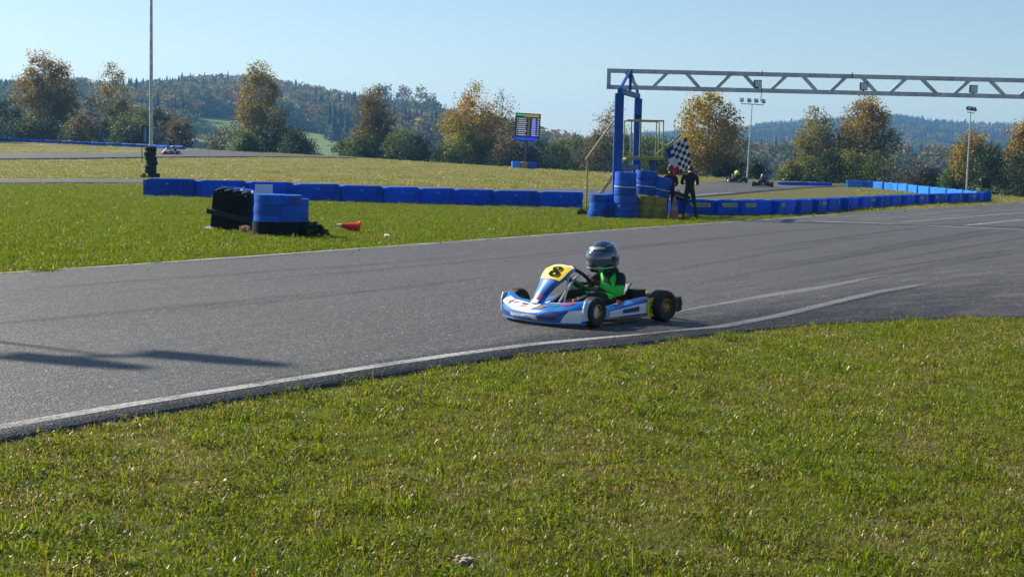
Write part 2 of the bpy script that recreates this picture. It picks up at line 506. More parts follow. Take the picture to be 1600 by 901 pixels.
def road(name, near, far, na, lift, parent=None):
    """asphalt sheet between two edge curves, a little above the turf, with dropped edges"""
    n = len(near)
    t = np.linspace(0, 1, na)
    P2 = near[:, None, :] * (1 - t)[None, :, None] + far[:, None, :] * t[None, :, None]
    Z = ground_z(P2[..., 0], P2[..., 1]) + lift
    V = np.concatenate([P2, Z[..., None]], -1)
    dirv = (far - near); ln = np.linalg.norm(dirv, axis=1, keepdims=True); dirv = dirv / np.maximum(ln, .01)
    def skirt(e, s):
        q = e + s * dirv * .12
        return np.concatenate([q, (ground_z(q[:, 0], q[:, 1]) - .03)[:, None]], 1)[:, None, :]
    V = np.concatenate([skirt(near, -1), V, skirt(far, 1)], 1)
    m = V.shape[1]
    i = np.arange(n - 1)[:, None] * m; j = np.arange(m - 1)[None, :]
    a = i + j
    faces = np.stack([a, a + m, a + m + 1, a + 1], -1).reshape(-1, 4)
    me = raw_mesh(name, V.reshape(-1, 3), faces, M_ASPH, True)
    if np.mean([p.normal.z for p in me.polygons]) < 0: me.flip_normals()
    mid = (near + far) / 2
    s = np.concatenate([[0], np.cumsum(np.linalg.norm(np.diff(mid, axis=0), axis=1))])
    w = np.concatenate([[-.12], t * 1.0, [1.01]])
    UV = np.stack([np.repeat(s[:, None], m, 1), np.median(ln) * np.repeat(w[None, :], n, 0)], -1).reshape(-1, 2)
    uv = me.uv_layers.new(name='UVMap')
    li = np.zeros(len(me.loops), np.int32); me.loops.foreach_get('vertex_index', li)
    uv.data.foreach_set('uv', UV[li].astype(np.float32).ravel())
    return tag(link(name, me), kind='structure')

road('race_track', NEAR_EDGE, FAR_EDGE, 40, .03)
R2N = px_curve([(-330, 290), (0, 287.5), (120, 286.5), (230, 287), (500, 294), (780, 304), (900, 306.5), (1000, 309), (1090, 308.5), (1140, 304.5), (1200, 299), (1260, 294), (1330, 290.6)], 70)
R2F = px_curve([(-330, 283), (0, 281), (120, 280.5), (230, 281), (500, 287), (780, 297.5), (900, 296), (1000, 293), (1060, 290), (1100, 286), (1137, 281.5), (1200, 285), (1260, 287.3), (1330, 289.3)], 70)
road('infield_track', R2N, R2F, 12, .05)
R3N = px_curve([(-330, 250), (0, 250), (120, 249), (240, 247), (300, 246.5), (400, 246), (480, 246.5), (560, 248)], 50)
R3F = px_curve([(-330, 243), (0, 242), (120, 241), (230, 239.5), (270, 236), (300, 234.5), (340, 236), (400, 240), (480, 244), (560, 247)], 50)
road('upper_track', R3N, R3F, 8, .09)

def line_strip(name, pts, width, mat, lift=.034, n=80, taper=0.0):
    """painted line along a pixel curve; width in metres across the line"""
    c = px_curve(pts, n)
    t = np.gradient(c, axis=0); t /= np.linalg.norm(t, axis=1, keepdims=True)
    nn = np.stack([-t[:, 1], t[:, 0]], 1)
    V = []
    for k in (-.5, -.17, .17, .5):
        w_ = width * (np.clip(np.minimum(np.linspace(0, 1, n), np.linspace(1, 0, n)) / taper, .02, 1) if taper else np.ones(n))[:, None]
        q = c + nn * w_ * k
        V.append(np.concatenate([q, (ground_z(q[:, 0], q[:, 1]) + lift)[:, None]], 1))
    V = np.stack(V, 1); m = 4
    i = np.arange(n - 1)[:, None] * m; j = np.arange(m - 1)[None, :]; a = i + j
    me = raw_mesh(name, V.reshape(-1, 3), np.stack([a, a + m, a + m + 1, a + 1], -1).reshape(-1, 4), mat, True)
    if np.mean([p.normal.z for p in me.polygons]) < 0: me.flip_normals()
    return tag(link(name, me), kind='structure')

line_strip('white_edge_line', [(-330, 742), (-150, 709), (0, 676), (200, 641), (430, 604), (600, 577), (720, 559), (830, 544), (930, 534.5), (1010, 527.5), (1070, 521.5)], .11, M_LINE, taper=.16)
line_strip('white_edge_line', [(960, 531.8), (1010, 527.5), (1060, 522.5), (1130, 516), (1220, 498), (1300, 478), (1370, 461), (1460, 445)], .13, M_LINE_FAINT, .0385, taper=.18)
line_strip('worn_racing_line', [(1010, 502), (1090, 486), (1190, 468), (1290, 452), (1400, 430)], .20, M_LINE_FAINT, taper=.5)
line_strip('white_edge_line', [(-330, 461), (-150, 443.5), (0, 431), (200, 417.5), (400, 403.5), (600, 388.5), (800, 373.5), (1000, 358.5), (1100, 351.5), (1200, 344.5), (1320, 335.5)], .10, M_LINE)
# rubber laid down by the karts
for k, (pts, w) in enumerate([
        ([(1020, 462), (1120, 442), (1250, 418), (1400, 392), (1560, 366), (1700, 348)], .10), ([(1060, 452), (1180, 428), (1320, 404), (1480, 376), (1640, 352)], .16),
        ([(1180, 424), (1300, 403), (1430, 380), (1600, 352)], .22), ([(1240, 438), (1380, 412), (1520, 386), (1680, 362)], .12), ([(1320, 446), (1450, 420), (1600, 394), (1750, 372)], .20),
        ([(1160, 400), (1300, 380), (1450, 362)], .10), ([(980, 438), (1080, 420), (1200, 399), (1330, 379)], .10),
        ([(-100, 468), (100, 452), (330, 434), (560, 418), (780, 400)], .14), ([(-100, 486), (150, 464), (420, 440), (700, 415), (960, 390), (1180, 368)], .10),
        ([(200, 500), (430, 476), (640, 452), (800, 432)], .12), ([(-100, 520), (120, 500), (350, 478), (560, 456)], .16), ([(620, 430), (820, 409), (1010, 388), (1200, 366), (1400, 349)], .14),
        ([(1130, 470), (1260, 446), (1400, 420), (1560, 396), (1700, 376)], .14), ([(1100, 405), (1240, 384), (1400, 362), (1560, 345)], .18)]):
    line_strip('tyre_mark', pts, w * 1.5, M_SKID, .0362 + .00012 * k, 60, .3)
# start grid and finish line
line_strip('finish_line', [(1235, 346.5), (1330, 349), (1430, 353), (1530, 357.5), (1700, 365)], .30, M_LINE, n=40)
line_strip('grid_line', [(1405, 349), (1480, 343), (1560, 336.5), (1640, 330)], .12, M_LINE, .0385, n=30)
line_strip('grid_line', [(1505, 354.5), (1600, 344.5), (1700, 335)], .14, M_LINE, .0385, n=30)
for y0, x0, x1, s in ((341, 1290, 1350, -3), (339, 1350, 1385, -2), (344, 1340, 1420, -4), (337, 1420, 1475, -3), (333, 1450, 1530, -4), (341, 1450, 1520, -4), (331, 1540, 1610, -4)):
    line_strip('grid_box_line', [(x0, y0), ((x0 + x1) / 2, y0 + s / 2), (x1, y0 + s)], .09, M_LINE, .0385, n=8)
line_strip('white_edge_line', [(1080, 308), (1112, 305), (1150, 302.3)], .16, M_LINE, .056, n=14)

# ------------------------------------------------------------------ leaves, trees
def leaf_quads(cent, size, rng, flat=0.0):
    """one randomly turned diamond per centre"""
    n = len(cent)
    a = rng.normal(size=(n, 3)); a[:, 2] *= (1 - flat); a /= np.linalg.norm(a, axis=1, keepdims=True)
    b = rng.normal(size=(n, 3)); b -= a * np.sum(a * b, 1, keepdims=True); b /= np.linalg.norm(b, axis=1, keepdims=True)
    s = (size * rng.uniform(.6, 1.35, n))[:, None]
    v = np.stack([cent - a * s, cent - b * s * .62, cent + a * s, cent + b * s * .62], 1)
    v[:, 1] += rng.normal(0, .12, (n, 3)) * s
    return v.reshape(-1, 3), np.arange(n * 4).reshape(-1, 4)

def crown_points(rng, prof, height, width, clumps, per, spread, hollow=.5, lean=(0, 0)):
    ph = np.array([p[0] for p in prof]); pr = np.array([p[1] for p in prof])
    h = rng.uniform(ph[0], ph[-1], clumps * 4)
    keep = rng.uniform(0, 1, len(h)) < (np.interp(h, ph, pr) / pr.max()) ** 1.3 + .05
    h = h[keep][:clumps]
    r = np.interp(h, ph, pr) * width / 2 * rng.uniform(hollow ** 2, 1, len(h)) ** .5
    th = rng.uniform(0, 2 * math.pi, len(h))
    lob = 1 + .22 * np.sin(3 * th + 5 * h) + .12 * np.sin(5 * th - 9 * h)
    c = np.stack([r * lob * np.cos(th) + lean[0] * h, r * lob * np.sin(th) + lean[1] * h, h * height], 1)
    k = np.repeat(np.arange(len(c)), per)
    sp = spread * rng.uniform(.6, 1.4, len(c))
    p = c[k] + np.clip(rng.normal(size=(len(k), 3)), -1.5, 1.5) * sp[k][:, None] * np.array([1, 1, .8])
    p[:, 2] -= np.abs(rng.normal(size=len(k))) * sp[k] * .5
    p[:, 2] = np.maximum(p[:, 2], .05 + .1 * rng.random(len(p)))
    return c, p, k

BIRCH = [(.12, .35), (.25, .75), (.40, 1.0), (.58, .92), (.75, .62), (.9, .34), (1.0, .10)]
OVAL = [(.15, .5), (.3, .9), (.5, 1.0), (.7, .85), (.88, .5), (.98, .15)]
BUSH = [(.02, .75), (.25, 1.0), (.5, .95), (.75, .7), (.93, .35), (1.0, .1)]

def pick_colors(rng, hfrac, k, nclump, top, bottom, var=.35):
    """colour per leaf: species colours from lower to upper boughs, each clump and leaf its own"""
    top, bottom = np.array(top), np.array(bottom)
    cl = rng.uniform(-.28, .28, nclump)[k]
    t = np.clip((hfrac + cl - .25) / .5, 0, 1)[:, None]
    c = bottom * (1 - t) + top * t
    v = (1 + var * rng.normal(size=(len(k), 1)) * .6) * (1 + .25 * rng.normal(size=nclump)[k][:, None])
    return np.clip(c * np.clip(v, .35, 2.0), .004, .6)

def tree(name, x, d, top_y, wpx, prof, top, bottom, label, group=None, clumps=170, per=36, leaf=.105, spread=.42,
         bare=.0, twin=0.0, cat='tree', seed=0, trunk_mat=None, base_y=None, hollow=.45, stems=1, crown='crown'):
    rng = np.random.default_rng(1000 + seed)
    g = stand(x, 260, d)
    topz = at(x, top_y, d).z
    H = topz - g.z; W = wpx * d / FPX
    root = empty(name, g, 0, label, cat, group)
    root.rotation_euler = (0, 0, 0)
    if leaf < .2: per = int(per * 1.55)
    c, p, k = crown_points(rng, prof, H, W, clumps, per, spread, hollow)
    if twin:
        sgn = np.where(rng.random(len(c)) < .5, -1, 1)
        off = np.stack([sgn * twin * W * (.25 + .75 * c[:, 2] / H), np.zeros(len(c)), np.where(sgn > 0, -.09 * H, 0) * (c[:, 2] / H)], 1)
        c2 = c * np.array([.72, .9, 1]) + off
        p = p - c[k] + c2[k]; c = c2
    if bare:
        thin = rng.random(len(p)) > bare * np.clip((p[:, 2] / H - .55) * 3, 0, 1)
        p, k = p[thin], k[thin]
    top = (top[0] * .95, top[1] * 1.2, top[2] * 1.1); bottom = (bottom[0] * .98, bottom[1] * 1.12, bottom[2])
    v, f = leaf_quads(p, leaf, rng)
    col = pick_colors(rng, p[:, 2] / H, k, len(c), top, bottom)
    me = raw_mesh(crown, v, f, M_LEAF, False, np.repeat(col, 4, 0))
    link(crown, me, root)
    t = MB()
    lean = rng.uniform(-.03, .03, 2)
    for s in range(stems):
        a = rng.uniform(0, 6.28); sp = .0 if stems == 1 else W * .22
        r0 = max(.035, H * .013) * (1 if stems == 1 else .55)
        hh = H * (.93 if prof is not BUSH else .7)
        offs = [Vector((lean[0] * hh * q + sp * q * math.cos(a) + (twin * W * q if s else -twin * W * q) * (1 if twin else 0) + .05 * math.sin(7 * q + s), lean[1] * hh * q + sp * q * math.sin(a), hh * q)) for q in (-.01, .15, .3, .5, .7, .86, 1)]
        t.tube(offs, [r0 * 1.25, r0, r0 * .85, r0 * .62, r0 * .4, r0 * .22, r0 * .08], 7)
    nb = min(len(c), 90 if prof is not BUSH else 40)
    for q in rng.choice(len(c), nb, replace=False):
        e = c[q]; h0 = max(.03, (e[2] - .5 * np.hypot(e[0], e[1]) - .1 * H * rng.random()))
        x0 = (twin * W * h0 / H * np.sign(e[0])) if twin else 0
        mid = Vector(((e[0] + x0) * .5, e[1] * .5, h0 + (e[2] - h0) * .35))
        rb = max(.012, .022 * H / 9)
        t.tube([(x0, 0, h0), mid, tuple(e), (e[0] * 1.1, e[1] * 1.1, e[2] + .25)], [rb * 1.5, rb, rb * .55, rb * .25], 4, cap=False)
    t.build('trunk' if prof is not BUSH else 'stem', trunk_mat or (M_BIRCH if prof is BIRCH else M_BARK), root)
    return root

ORANGE, RUST, GOLD = (.30, .135, .03), (.22, .085, .025), (.29, .19, .035)
OLIVE, GREEN, DARKG = (.095, .10, .022), (.06, .09, .02), (.028, .042, .013)
BROWN, GREYB = (.13, .075, .032), (.085, .075, .05)
TG = 'autumn trees along the far edge of the circuit'
D0 = 152
trees = [
 # name, x, depth, top y, width px, profile, top colour, lower colour, label, options
 ('birch_tree', 76, 158, 76, 108, BIRCH, (.25, .13, .035), (.13, .11, .03), 'broad twin-topped rust and olive birch, the bulkiest of the far trees', dict(clumps=330, per=40, twin=.13, seed=1, stems=2)),
 ('birch_tree', 176, 158, 94, 66, BIRCH, (.21, .125, .035), (.12, .105, .03), 'airy thin-crowned birch beside the broad twin-topped birch', dict(clumps=110, per=34, seed=2, bare=.35, hollow=.3)),
 ('birch_tree', 405, 150, 97, 72, [(.10, .5), (.22, .95), (.40, 1.0), (.58, .85), (.75, .68), (.9, .45), (1.0, .14)], (.23, .14, .035), (.15, .12, .035), 'tall slender gold-brown birch rising from a dark clump of bushes', dict(clumps=190, per=40, seed=3)),
 ('birch_tree', 583, 150, 137, 62, [(.08, .9), (.2, 1.0), (.38, .98), (.55, .8), (.75, .6), (.93, .5), (1.0, .25)], (.15, .088, .03), (.13, .09, .03), 'dark brown columnar birch with a blunt top above low green bushes', dict(clumps=170, per=38, seed=4)),
 ('birch_tree', 738, 152, 128, 96, BIRCH, (.36, .18, .03), (.17, .145, .025), 'bright orange birch with yellow-green lower boughs behind the timing screen', dict(clumps=230, per=36, seed=5, bare=.5)),
 ('bare_birch', 784, 156, 126, 60, BIRCH, (.17, .10, .045), (.11, .08, .04), 'almost leafless birch with wispy top next to the orange birch', dict(clumps=85, per=20, seed=6, bare=.75, hollow=.15)),
 ('birch_tree', 952, 160, 154, 66, BIRCH, (.19, .12, .05), (.12, .10, .04), 'sparse brownish birch showing behind the blue gantry post', dict(clumps=95, per=24, seed=7, bare=.55, hollow=.2)),
 ('birch_tree', 1104, 128, 140, 92, [(.10, .4), (.22, .8), (.40, 1.0), (.58, 1.0), (.75, .8), (.9, .5), (1.0, .12)], (.36, .215, .038), (.24, .15, .032), 'golden orange birch standing between the chequered flag and a floodlight mast', dict(clumps=220, per=38, seed=8, hollow=.35)),
 ('birch_tree', 1274, 140, 163, 66, BIRCH, (.21, .15, .04), (.14, .115, .035), 'olive gold birch with pale trunk beside the taller rust birch', dict(clumps=140, per=34, seed=9, bare=.25)),
 ('birch_tree', 1350, 140, 148, 88, [(.10, .7), (.25, .95), (.42, 1.0), (.6, .9), (.75, .65), (.9, .45), (1.0, .15)], (.28, .15, .034), (.12, .12, .026), 'rust-orange birch with green lower half under the steel truss', dict(clumps=240, per=38, seed=10)),
 ('birch_tree', 1518, 128, 202, 62, OVAL, (.26, .15, .035), (.14, .115, .03), 'rounded rust tree right behind the lone floodlight mast', dict(clumps=130, per=36, seed=11)),
 ('birch_tree', 1604, 120, 186, 66, BIRCH, (.28, .15, .03), (.16, .11, .03), 'golden birch above the dark thicket past the end of the blue blocks', dict(clumps=140, per=36, seed=12)),
]
for i, (nm, x, d, ty, w, pr, tc, bc, lab, kw) in enumerate(trees):
    tree(nm, x, d, ty, w, pr, tc, bc, lab, TG, trunk_mat=M_BIRCH, **kw)

BG = {'dark': ('dense dark green bush in the hedge along the far field edge', DARKG, DARKG),
      'olive': ('olive green bush in the hedge along the far field edge', OLIVE, GREEN),
      'brown': ('brown autumn bush in the hedge along the far field edge', BROWN, (.07, .06, .025)),
      'grey': ('twiggy grey-brown bush in the hedge along the far field edge', GREYB, (.05, .05, .03)),
      'yellow': ('yellow-green bush in the hedge along the far field edge', (.19, .16, .03), (.09, .10, .022))}
WHERE = [(30, 'at the hedge end beyond the broad twin-topped birch'), (125, 'at the foot of the broad twin-topped birch'), (210, 'at the foot of the airy thin-crowned birch'),
         (300, 'in the hedge behind the tall lamp pole'), (390, 'beside the slender gold-brown birch, next to the meadow gap'), (500, 'around the foot of the slender gold-brown birch'),
         (575, 'at the meadow gap beside the columnar brown birch'), (690, 'around the foot of the columnar brown birch'), (810, 'under the bright orange birch'), (890, 'right behind the timing screen post'),
         (1060, 'in the hedge behind the blue gantry'), (1200, 'below the golden orange birch by the flag'), (1300, 'below the olive gold birch'), (1380, 'below the rust-orange birch under the truss'),
         (1480, 'between the rust-orange birch and the lone floodlight mast'), (9999, 'in the dark thicket past the end of the blue blocks')]
bushes = [(-30, 150, 60, 'dark'), (12, 152, 52, 'dark'), (42, 178, 50, 'olive'), (128, 168, 46, 'brown'), (118, 190, 50, 'dark'), (158, 186, 46, 'grey'), (196, 178, 48, 'olive'),
          (222, 166, 40, 'olive'), (250, 166, 48, 'brown'), (282, 180, 40, 'brown'), (72, 185, 60, 'dark'), (206, 196, 46, 'dark'),
          (336, 194, 44, 'grey'), (360, 178, 50, 'grey'), (382, 205, 36, 'olive'), (405, 200, 44, 'dark'), (436, 190, 54, 'dark'), (462, 200, 40, 'dark'), (478, 214, 28, 'grey'),
          (545, 212, 40, 'olive'), (566, 208, 44, 'olive'), (600, 205, 46, 'dark'), (628, 202, 50, 'olive'), (655, 212, 44, 'dark'), (682, 222, 40, 'grey'),
          (706, 206, 50, 'yellow'), (728, 200, 44, 'yellow'), (756, 216, 50, 'dark'), (792, 212, 48, 'brown'), (818, 222, 50, 'dark'),
          (846, 222, 46, 'dark'), (872, 218, 44, 'olive'), (900, 206, 46, 'olive'), (926, 202, 50, 'brown'), (950, 208, 50, 'dark'), (980, 206, 46, 'dark'), (1010, 204, 50, 'olive'), (1040, 218, 50, 'dark'),
          (1070, 234, 46, 'dark'), (1140, 240, 44, 'dark'), (1158, 232, 34, 'grey'), (1182, 252, 26, 'dark'),
          (1236, 250, 34, 'yellow'), (1262, 248, 40, 'olive'), (1300, 236, 46, 'dark'), (1330, 232, 50, 'yellow'), (1368, 240, 46, 'olive'), (1396, 246, 50, 'grey'), (1426, 250, 44, 'grey'), (1452, 264, 36, 'brown'),
          (1490, 264, 32, 'olive'), (1545, 226, 50, 'dark'), (1570, 236, 50, 'dark'), (1598, 232, 50, 'dark'), (1632, 226, 54, 'dark')]
for i, (x, ty, w, kd) in enumerate(bushes):
    lab, tc, bc = BG[kd]
    lab = lab.split(' in the hedge')[0] + ' ' + next(t for q, t in WHERE if x < q)
    d = (150 if x < 1000 else 132 if x < 1500 else 116) + (i * 37 % 11) - 5
    if 300 < x < 500: d -= 6
    tree('bush', x, d, ty, w * 1.08, BUSH, tc, bc, lab, kd + ' bushes along the far field edge', clumps=62 if kd != 'grey' else 40, per=34 if kd != 'grey' else 15, leaf=.095, spread=.34,
         cat='bush', seed=100 + i, stems=4, hollow=.3, trunk_mat=M_BARK, crown='foliage')

# ------------------------------------------------------------------ instanced stuff
HID = []
def proto(me, coll):
    o = bpy.data.objects.new(me.name, me); coll.objects.link(o); return o

def scatter(name, pts, rot, scl, idx, coll, label=None, cat=None):
    me = bpy.data.meshes.new(name)
    n = len(pts)
    me.vertices.add(n); me.vertices.foreach_set('co', np.asarray(pts, np.float32).ravel())
    a = me.attributes.new('rot', 'FLOAT_VECTOR', 'POINT'); a.data.foreach_set('vector', np.asarray(rot, np.float32).ravel())
    a = me.attributes.new('scl', 'FLOAT_VECTOR', 'POINT'); a.data.foreach_set('vector', np.asarray(scl, np.float32).ravel())
    a = me.attributes.new('idx', 'INT', 'POINT'); a.data.foreach_set('value', np.asarray(idx, np.int32))
    o = link(name, me)
    ng = bpy.data.node_groups.new(name, 'GeometryNodeTree')
    ng.interface.new_socket('Geometry', in_out='INPUT', socket_type='NodeSocketGeometry')
    ng.interface.new_socket('Geometry', in_out='OUTPUT', socket_type='NodeSocketGeometry')
    N, L = ng.nodes, ng.links
    gi, go = N.new('NodeGroupInput'), N.new('NodeGroupOutput')
    ci = N.new('GeometryNodeCollectionInfo'); ci.inputs['Collection'].default_value = coll
    ci.inputs['Separate Children'].default_value = True; ci.inputs['Reset Children'].default_value = True
    ip = N.new('GeometryNodeInstanceOnPoints'); ip.inputs['Pick Instance'].default_value = True
    def att(nm, ty):
        k = N.new('GeometryNodeInputNamedAttribute'); k.data_type = ty; k.inputs[0].default_value = nm; return k.outputs[0]
    L.new(gi.outputs[0], ip.inputs['Points']); L.new(ci.outputs[0], ip.inputs['Instance'])
    L.new(att('idx', 'INT'), ip.inputs['Instance Index'])
    e2r = N.new('FunctionNodeEulerToRotation'); L.new(att('rot', 'FLOAT_VECTOR'), e2r.inputs[0])
    L.new(e2r.outputs[0], ip.inputs['Rotation']); L.new(att('scl', 'FLOAT_VECTOR'), ip.inputs['Scale'])
    L.new(ip.outputs[0], go.inputs[0])
    md = o.modifiers.new('scatter', 'NODES'); md.node_group = ng
    return tag(o, label, cat, kind='stuff')

def conifer_mesh(nm, rng, col):
    b = MB(); H = 1.0
    vs, fs, cs = [], [], []
    tiers = 9
    for t in range(tiers):
        z0 = .06 + .88 * t / tiers; r = .17 * (1 - t / tiers) ** .85 + .012
        k = 9; top = (0, 0, z0 + .20)
        base = len(vs); vs.append(top); cs.append(.8)
        for j in range(k):
            a = 2 * math.pi * (j + rng.uniform(-.3, .3)) / k + t
            rr = r * rng.uniform(.65, 1.25)
            vs.append((rr * math.cos(a), rr * math.sin(a), z0 - rng.uniform(0, .03))); cs.append(rng.uniform(.6, 1.5))
        for j in range(k): fs.append((base, base + 1 + j, base + 1 + (j + 1) % k))
    c = np.array(cs)[:, None] * np.array(col)[None, :]
    return raw_mesh(nm, np.array(vs), np.array(fs), M_FARLEAF, False, c)

def round_mesh(nm, rng, top, bottom, wide=.72):
    c, p, k = crown_points(rng, OVAL, 1.0, wide, 34, 13, .06, .55)
    v, f = leaf_quads(p, .050, rng)
    col = pick_colors(rng, p[:, 2], k, len(c), top, bottom, .3)
    return raw_mesh(nm, v, f, M_FARLEAF, False, np.repeat(col, 4, 0))

fc = bpy.data.collections.new('forest_kinds')
rngf = np.random.default_rng(3)
kinds = []
for q in range(3): kinds.append(proto(conifer_mesh('kind_%02d' % q, rngf, ((.022, .038, .018), (.030, .045, .020), (.018, .032, .018))[q]), fc))
for q, (tc, bc) in enumerate((((.115, .125, .036), (.065, .08, .024)), ((.165, .14, .04), (.09, .095, .028)), ((.075, .105, .028), (.05, .07, .02)),
                              ((.25, .125, .04), (.15, .10, .032)), ((.22, .125, .055), (.12, .09, .04)), ((.28, .21, .05), (.13, .12, .035)))):
    kinds.append(proto(round_mesh('kind_%02d' % (3 + q), rngf, tc, bc), fc))

def forest(name, label, dmin, dmax, x0, x1, n, hmin, hmax, conif, seed):
    r = np.random.default_rng(seed)
    d = np.sqrt(r.uniform(dmin ** 2, dmax ** 2, n)); X = r.uniform(x0, x1, n)
    u = (X - 800) / FPX * d
    ok = forest_mask(u, d) > .5
    u, d, X = u[ok], d[ok], X[ok]
    z = ground_z(u, d) - .4
    m = vnoise(u, d, 170, seed + 1); m2 = vnoise(u, d, 55, seed + 2)
    pc = np.clip((m - .5) * 5 + conif(X, d), .03, .97)
    isc = r.random(len(u)) < pc
    idx = np.where(isc, r.integers(0, 3, len(u)), 3 + np.clip((m2 * 3.2 + r.normal(0, .75, len(u))).astype(int), 0, 5))
    warm = (~isc) & (r.random(len(u)) < .16 * (.4 + 1.4 * m2)); idx[warm] = r.integers(6, 9, warm.sum())
    h = r.uniform(hmin, hmax, len(u)) * np.where(isc, .98, .95) * (.8 + .4 * vnoise(u, d, 45, seed + 7))
    w = h * r.uniform(.85, 1.25, len(u))
    rot = np.stack([r.normal(0, .03, len(u)), r.normal(0, .03, len(u)), r.uniform(0, 6.28, len(u))], 1)
    return scatter(name, np.stack([u, d, z], 1), rot, np.stack([w, w, h], 1), idx, fc, label, 'forest')

forest('hillside_forest', 'mixed autumn forest covering the hazy hill left of the timing screen', 450, 1050, -320, 950, 9500, 9, 15,
       lambda X, d: np.where(X < 400, -.28, -.05) + np.clip((d - 780) / 260, -.25, .35) + .18 * (X > 380), 21)
forest('ridge_forest', 'dark conifer forest on the distant blue ridge behind the steel truss', 1000, 1950, 700, 2300, 19000, 9, 14,
       lambda X, d: .85 - .6 * (d < 1200), 22)
forest('valley_wood', 'pale grey-green belt of trees at the foot of the distant ridge', 470, 620, 1000, 2200, 900, 10, 17,
       lambda X, d: -.3 + 0 * X, 23)
HT = 'single trees on the hillside meadow'
for i, (x, ty, w, d, tc, bc, lab) in enumerate([
        (598, 128, 34, 720, (.10, .10, .04), (.06, .075, .025), 'open-crowned grey-green tree on the hill crest above the dark columnar birch'),
        (630, 131, 26, 735, (.15, .08, .04), (.09, .07, .03), 'brown round tree on the hillside meadow, reddest of its row'),
        (655, 132, 34, 700, (.17, .14, .04), (.11, .10, .03), 'pale yellow-green tree, biggest on the hillside meadow'),
        (672, 142, 24, 745, (.12, .10, .04), (.07, .07, .03), 'dull olive tree at the end of the hillside meadow row')]):
    o = tree('hillside_tree', x, d, ty, w, OVAL, tc, bc, lab, HT, clumps=60, per=20, leaf=.55, spread=1.1, seed=300 + i, trunk_mat=M_BARK)
# ------------------------------------------------------------------ grass
def grass_mat(name='grass_blade', spec=.4):
    m, n, l, b = new_mat(name)
    a = n.new('ShaderNodeAttribute'); a.attribute_name = 'tint'
    g = geo(n)
    f = noise(n, l, g, .9, 4, .6)
    c = mix(n, l, ramp(n, l, f, [(.46, (0, 0, 0)), (.72, (.45, .45, .45))]), a.outputs['Color'], (.20, .165, .05))
    l.new(c, b.inputs['Base Color'])
    b.inputs['Roughness'].default_value = .36
    b.inputs['Specular IOR Level'].default_value = spec
    t = n.new('ShaderNodeBsdfTranslucent')
    sat = n.new('ShaderNodeHueSaturation'); sat.inputs['Saturation'].default_value = 1.15; sat.inputs['Value'].default_value = 1.35
    l.new(c, sat.inputs['Color']); l.new(sat.outputs[0], t.inputs[0])
    ms = n.new('ShaderNodeMixShader'); ms.inputs[0].default_value = .52
    l.new(b.outputs[0], ms.inputs[1]); l.new(t.outputs[0], ms.inputs[2])
    l.new(ms.outputs[0], n['Material Output'].inputs[0])
    return m
M_GRASS = grass_mat()
M_CLOVER = grass_mat('clover_leaf', .08)
M_VERGE = grass_mat('verge_blade', .18)

def tuft(nm, rng, n, rad, h, wid, cols, lean=.7, weights=None, mat=None):
    """a handful of bent blades"""
    r = rad * np.sqrt(rng.random(n)); th = rng.uniform(0, 6.28, n)
    base = np.stack([r * np.cos(th), r * np.sin(th), np.full(n, -.008)], 1)
    ln = h * rng.uniform(.45, 1.25, n)
    a = rng.uniform(0, 6.28, n); le = lean * rng.uniform(.15, 1.3, n)
    dr = np.stack([np.cos(a), np.sin(a), np.zeros(n)], 1)
    side = np.stack([-np.sin(a + rng.normal(0, .6, n)), np.cos(a), np.zeros(n)], 1)
    w = (wid * rng.uniform(.6, 1.5, n))[:, None] / 2
    mid = base + dr * (ln * le * .35)[:, None] + np.array([0, 0, 1]) * (ln * .62 * np.cos(le * .5))[:, None]
    tip = base + dr * (ln * le)[:, None] + np.array([0, 0, 1]) * (ln * np.maximum(.12, np.cos(le * .95)))[:, None]
    v = np.stack([base - side * w, base + side * w, mid - side * w * .85, mid + side * w * .85, tip], 1).reshape(-1, 3)
    k = np.arange(n)[:, None] * 5
    f = np.concatenate([k + np.array([[0, 1, 3]]), k + np.array([[0, 3, 2]]), k + np.array([[2, 3, 4]])], 0)
    cols = np.array(cols); ci = rng.choice(len(cols), n, p=weights)
    c = cols[ci] * rng.uniform(.65, 1.35, (n, 1))
    return raw_mesh(nm, v, f, mat or M_GRASS, False, np.repeat(c, 5, 0))

def leafy(nm, rng, n, rad, size, cols):
    """low broad leaves lying almost flat"""
    r = rad * np.sqrt(rng.random(n)); th = rng.uniform(0, 6.28, n)
    c = np.stack([r * np.cos(th), r * np.sin(th), rng.uniform(.008, .04, n)], 1)
    nrm = rng.normal(0, .45, (n, 3)); nrm[:, 2] = 1; nrm /= np.linalg.norm(nrm, axis=1, keepdims=True)
    t = rng.normal(size=(n, 3)); t -= nrm * np.sum(t * nrm, 1, keepdims=True); t /= np.linalg.norm(t, axis=1, keepdims=True)
    s = np.cross(nrm, t); z = (size * rng.uniform(.6, 1.4, n))[:, None]
    v = np.stack([c - t * z, c + s * z * .5, c + t * z, c - s * z * .5], 1).reshape(-1, 3)
    k = np.arange(n)[:, None] * 4
    f = np.concatenate([k + np.array([[0, 1, 2]]), k + np.array([[0, 2, 3]])], 0)
    cols = np.array(cols)
    return raw_mesh(nm, v, f, M_CLOVER, False, np.repeat(cols[rng.integers(0, len(cols), n)] * rng.uniform(.6, 1.3, (n, 1)), 4, 0))

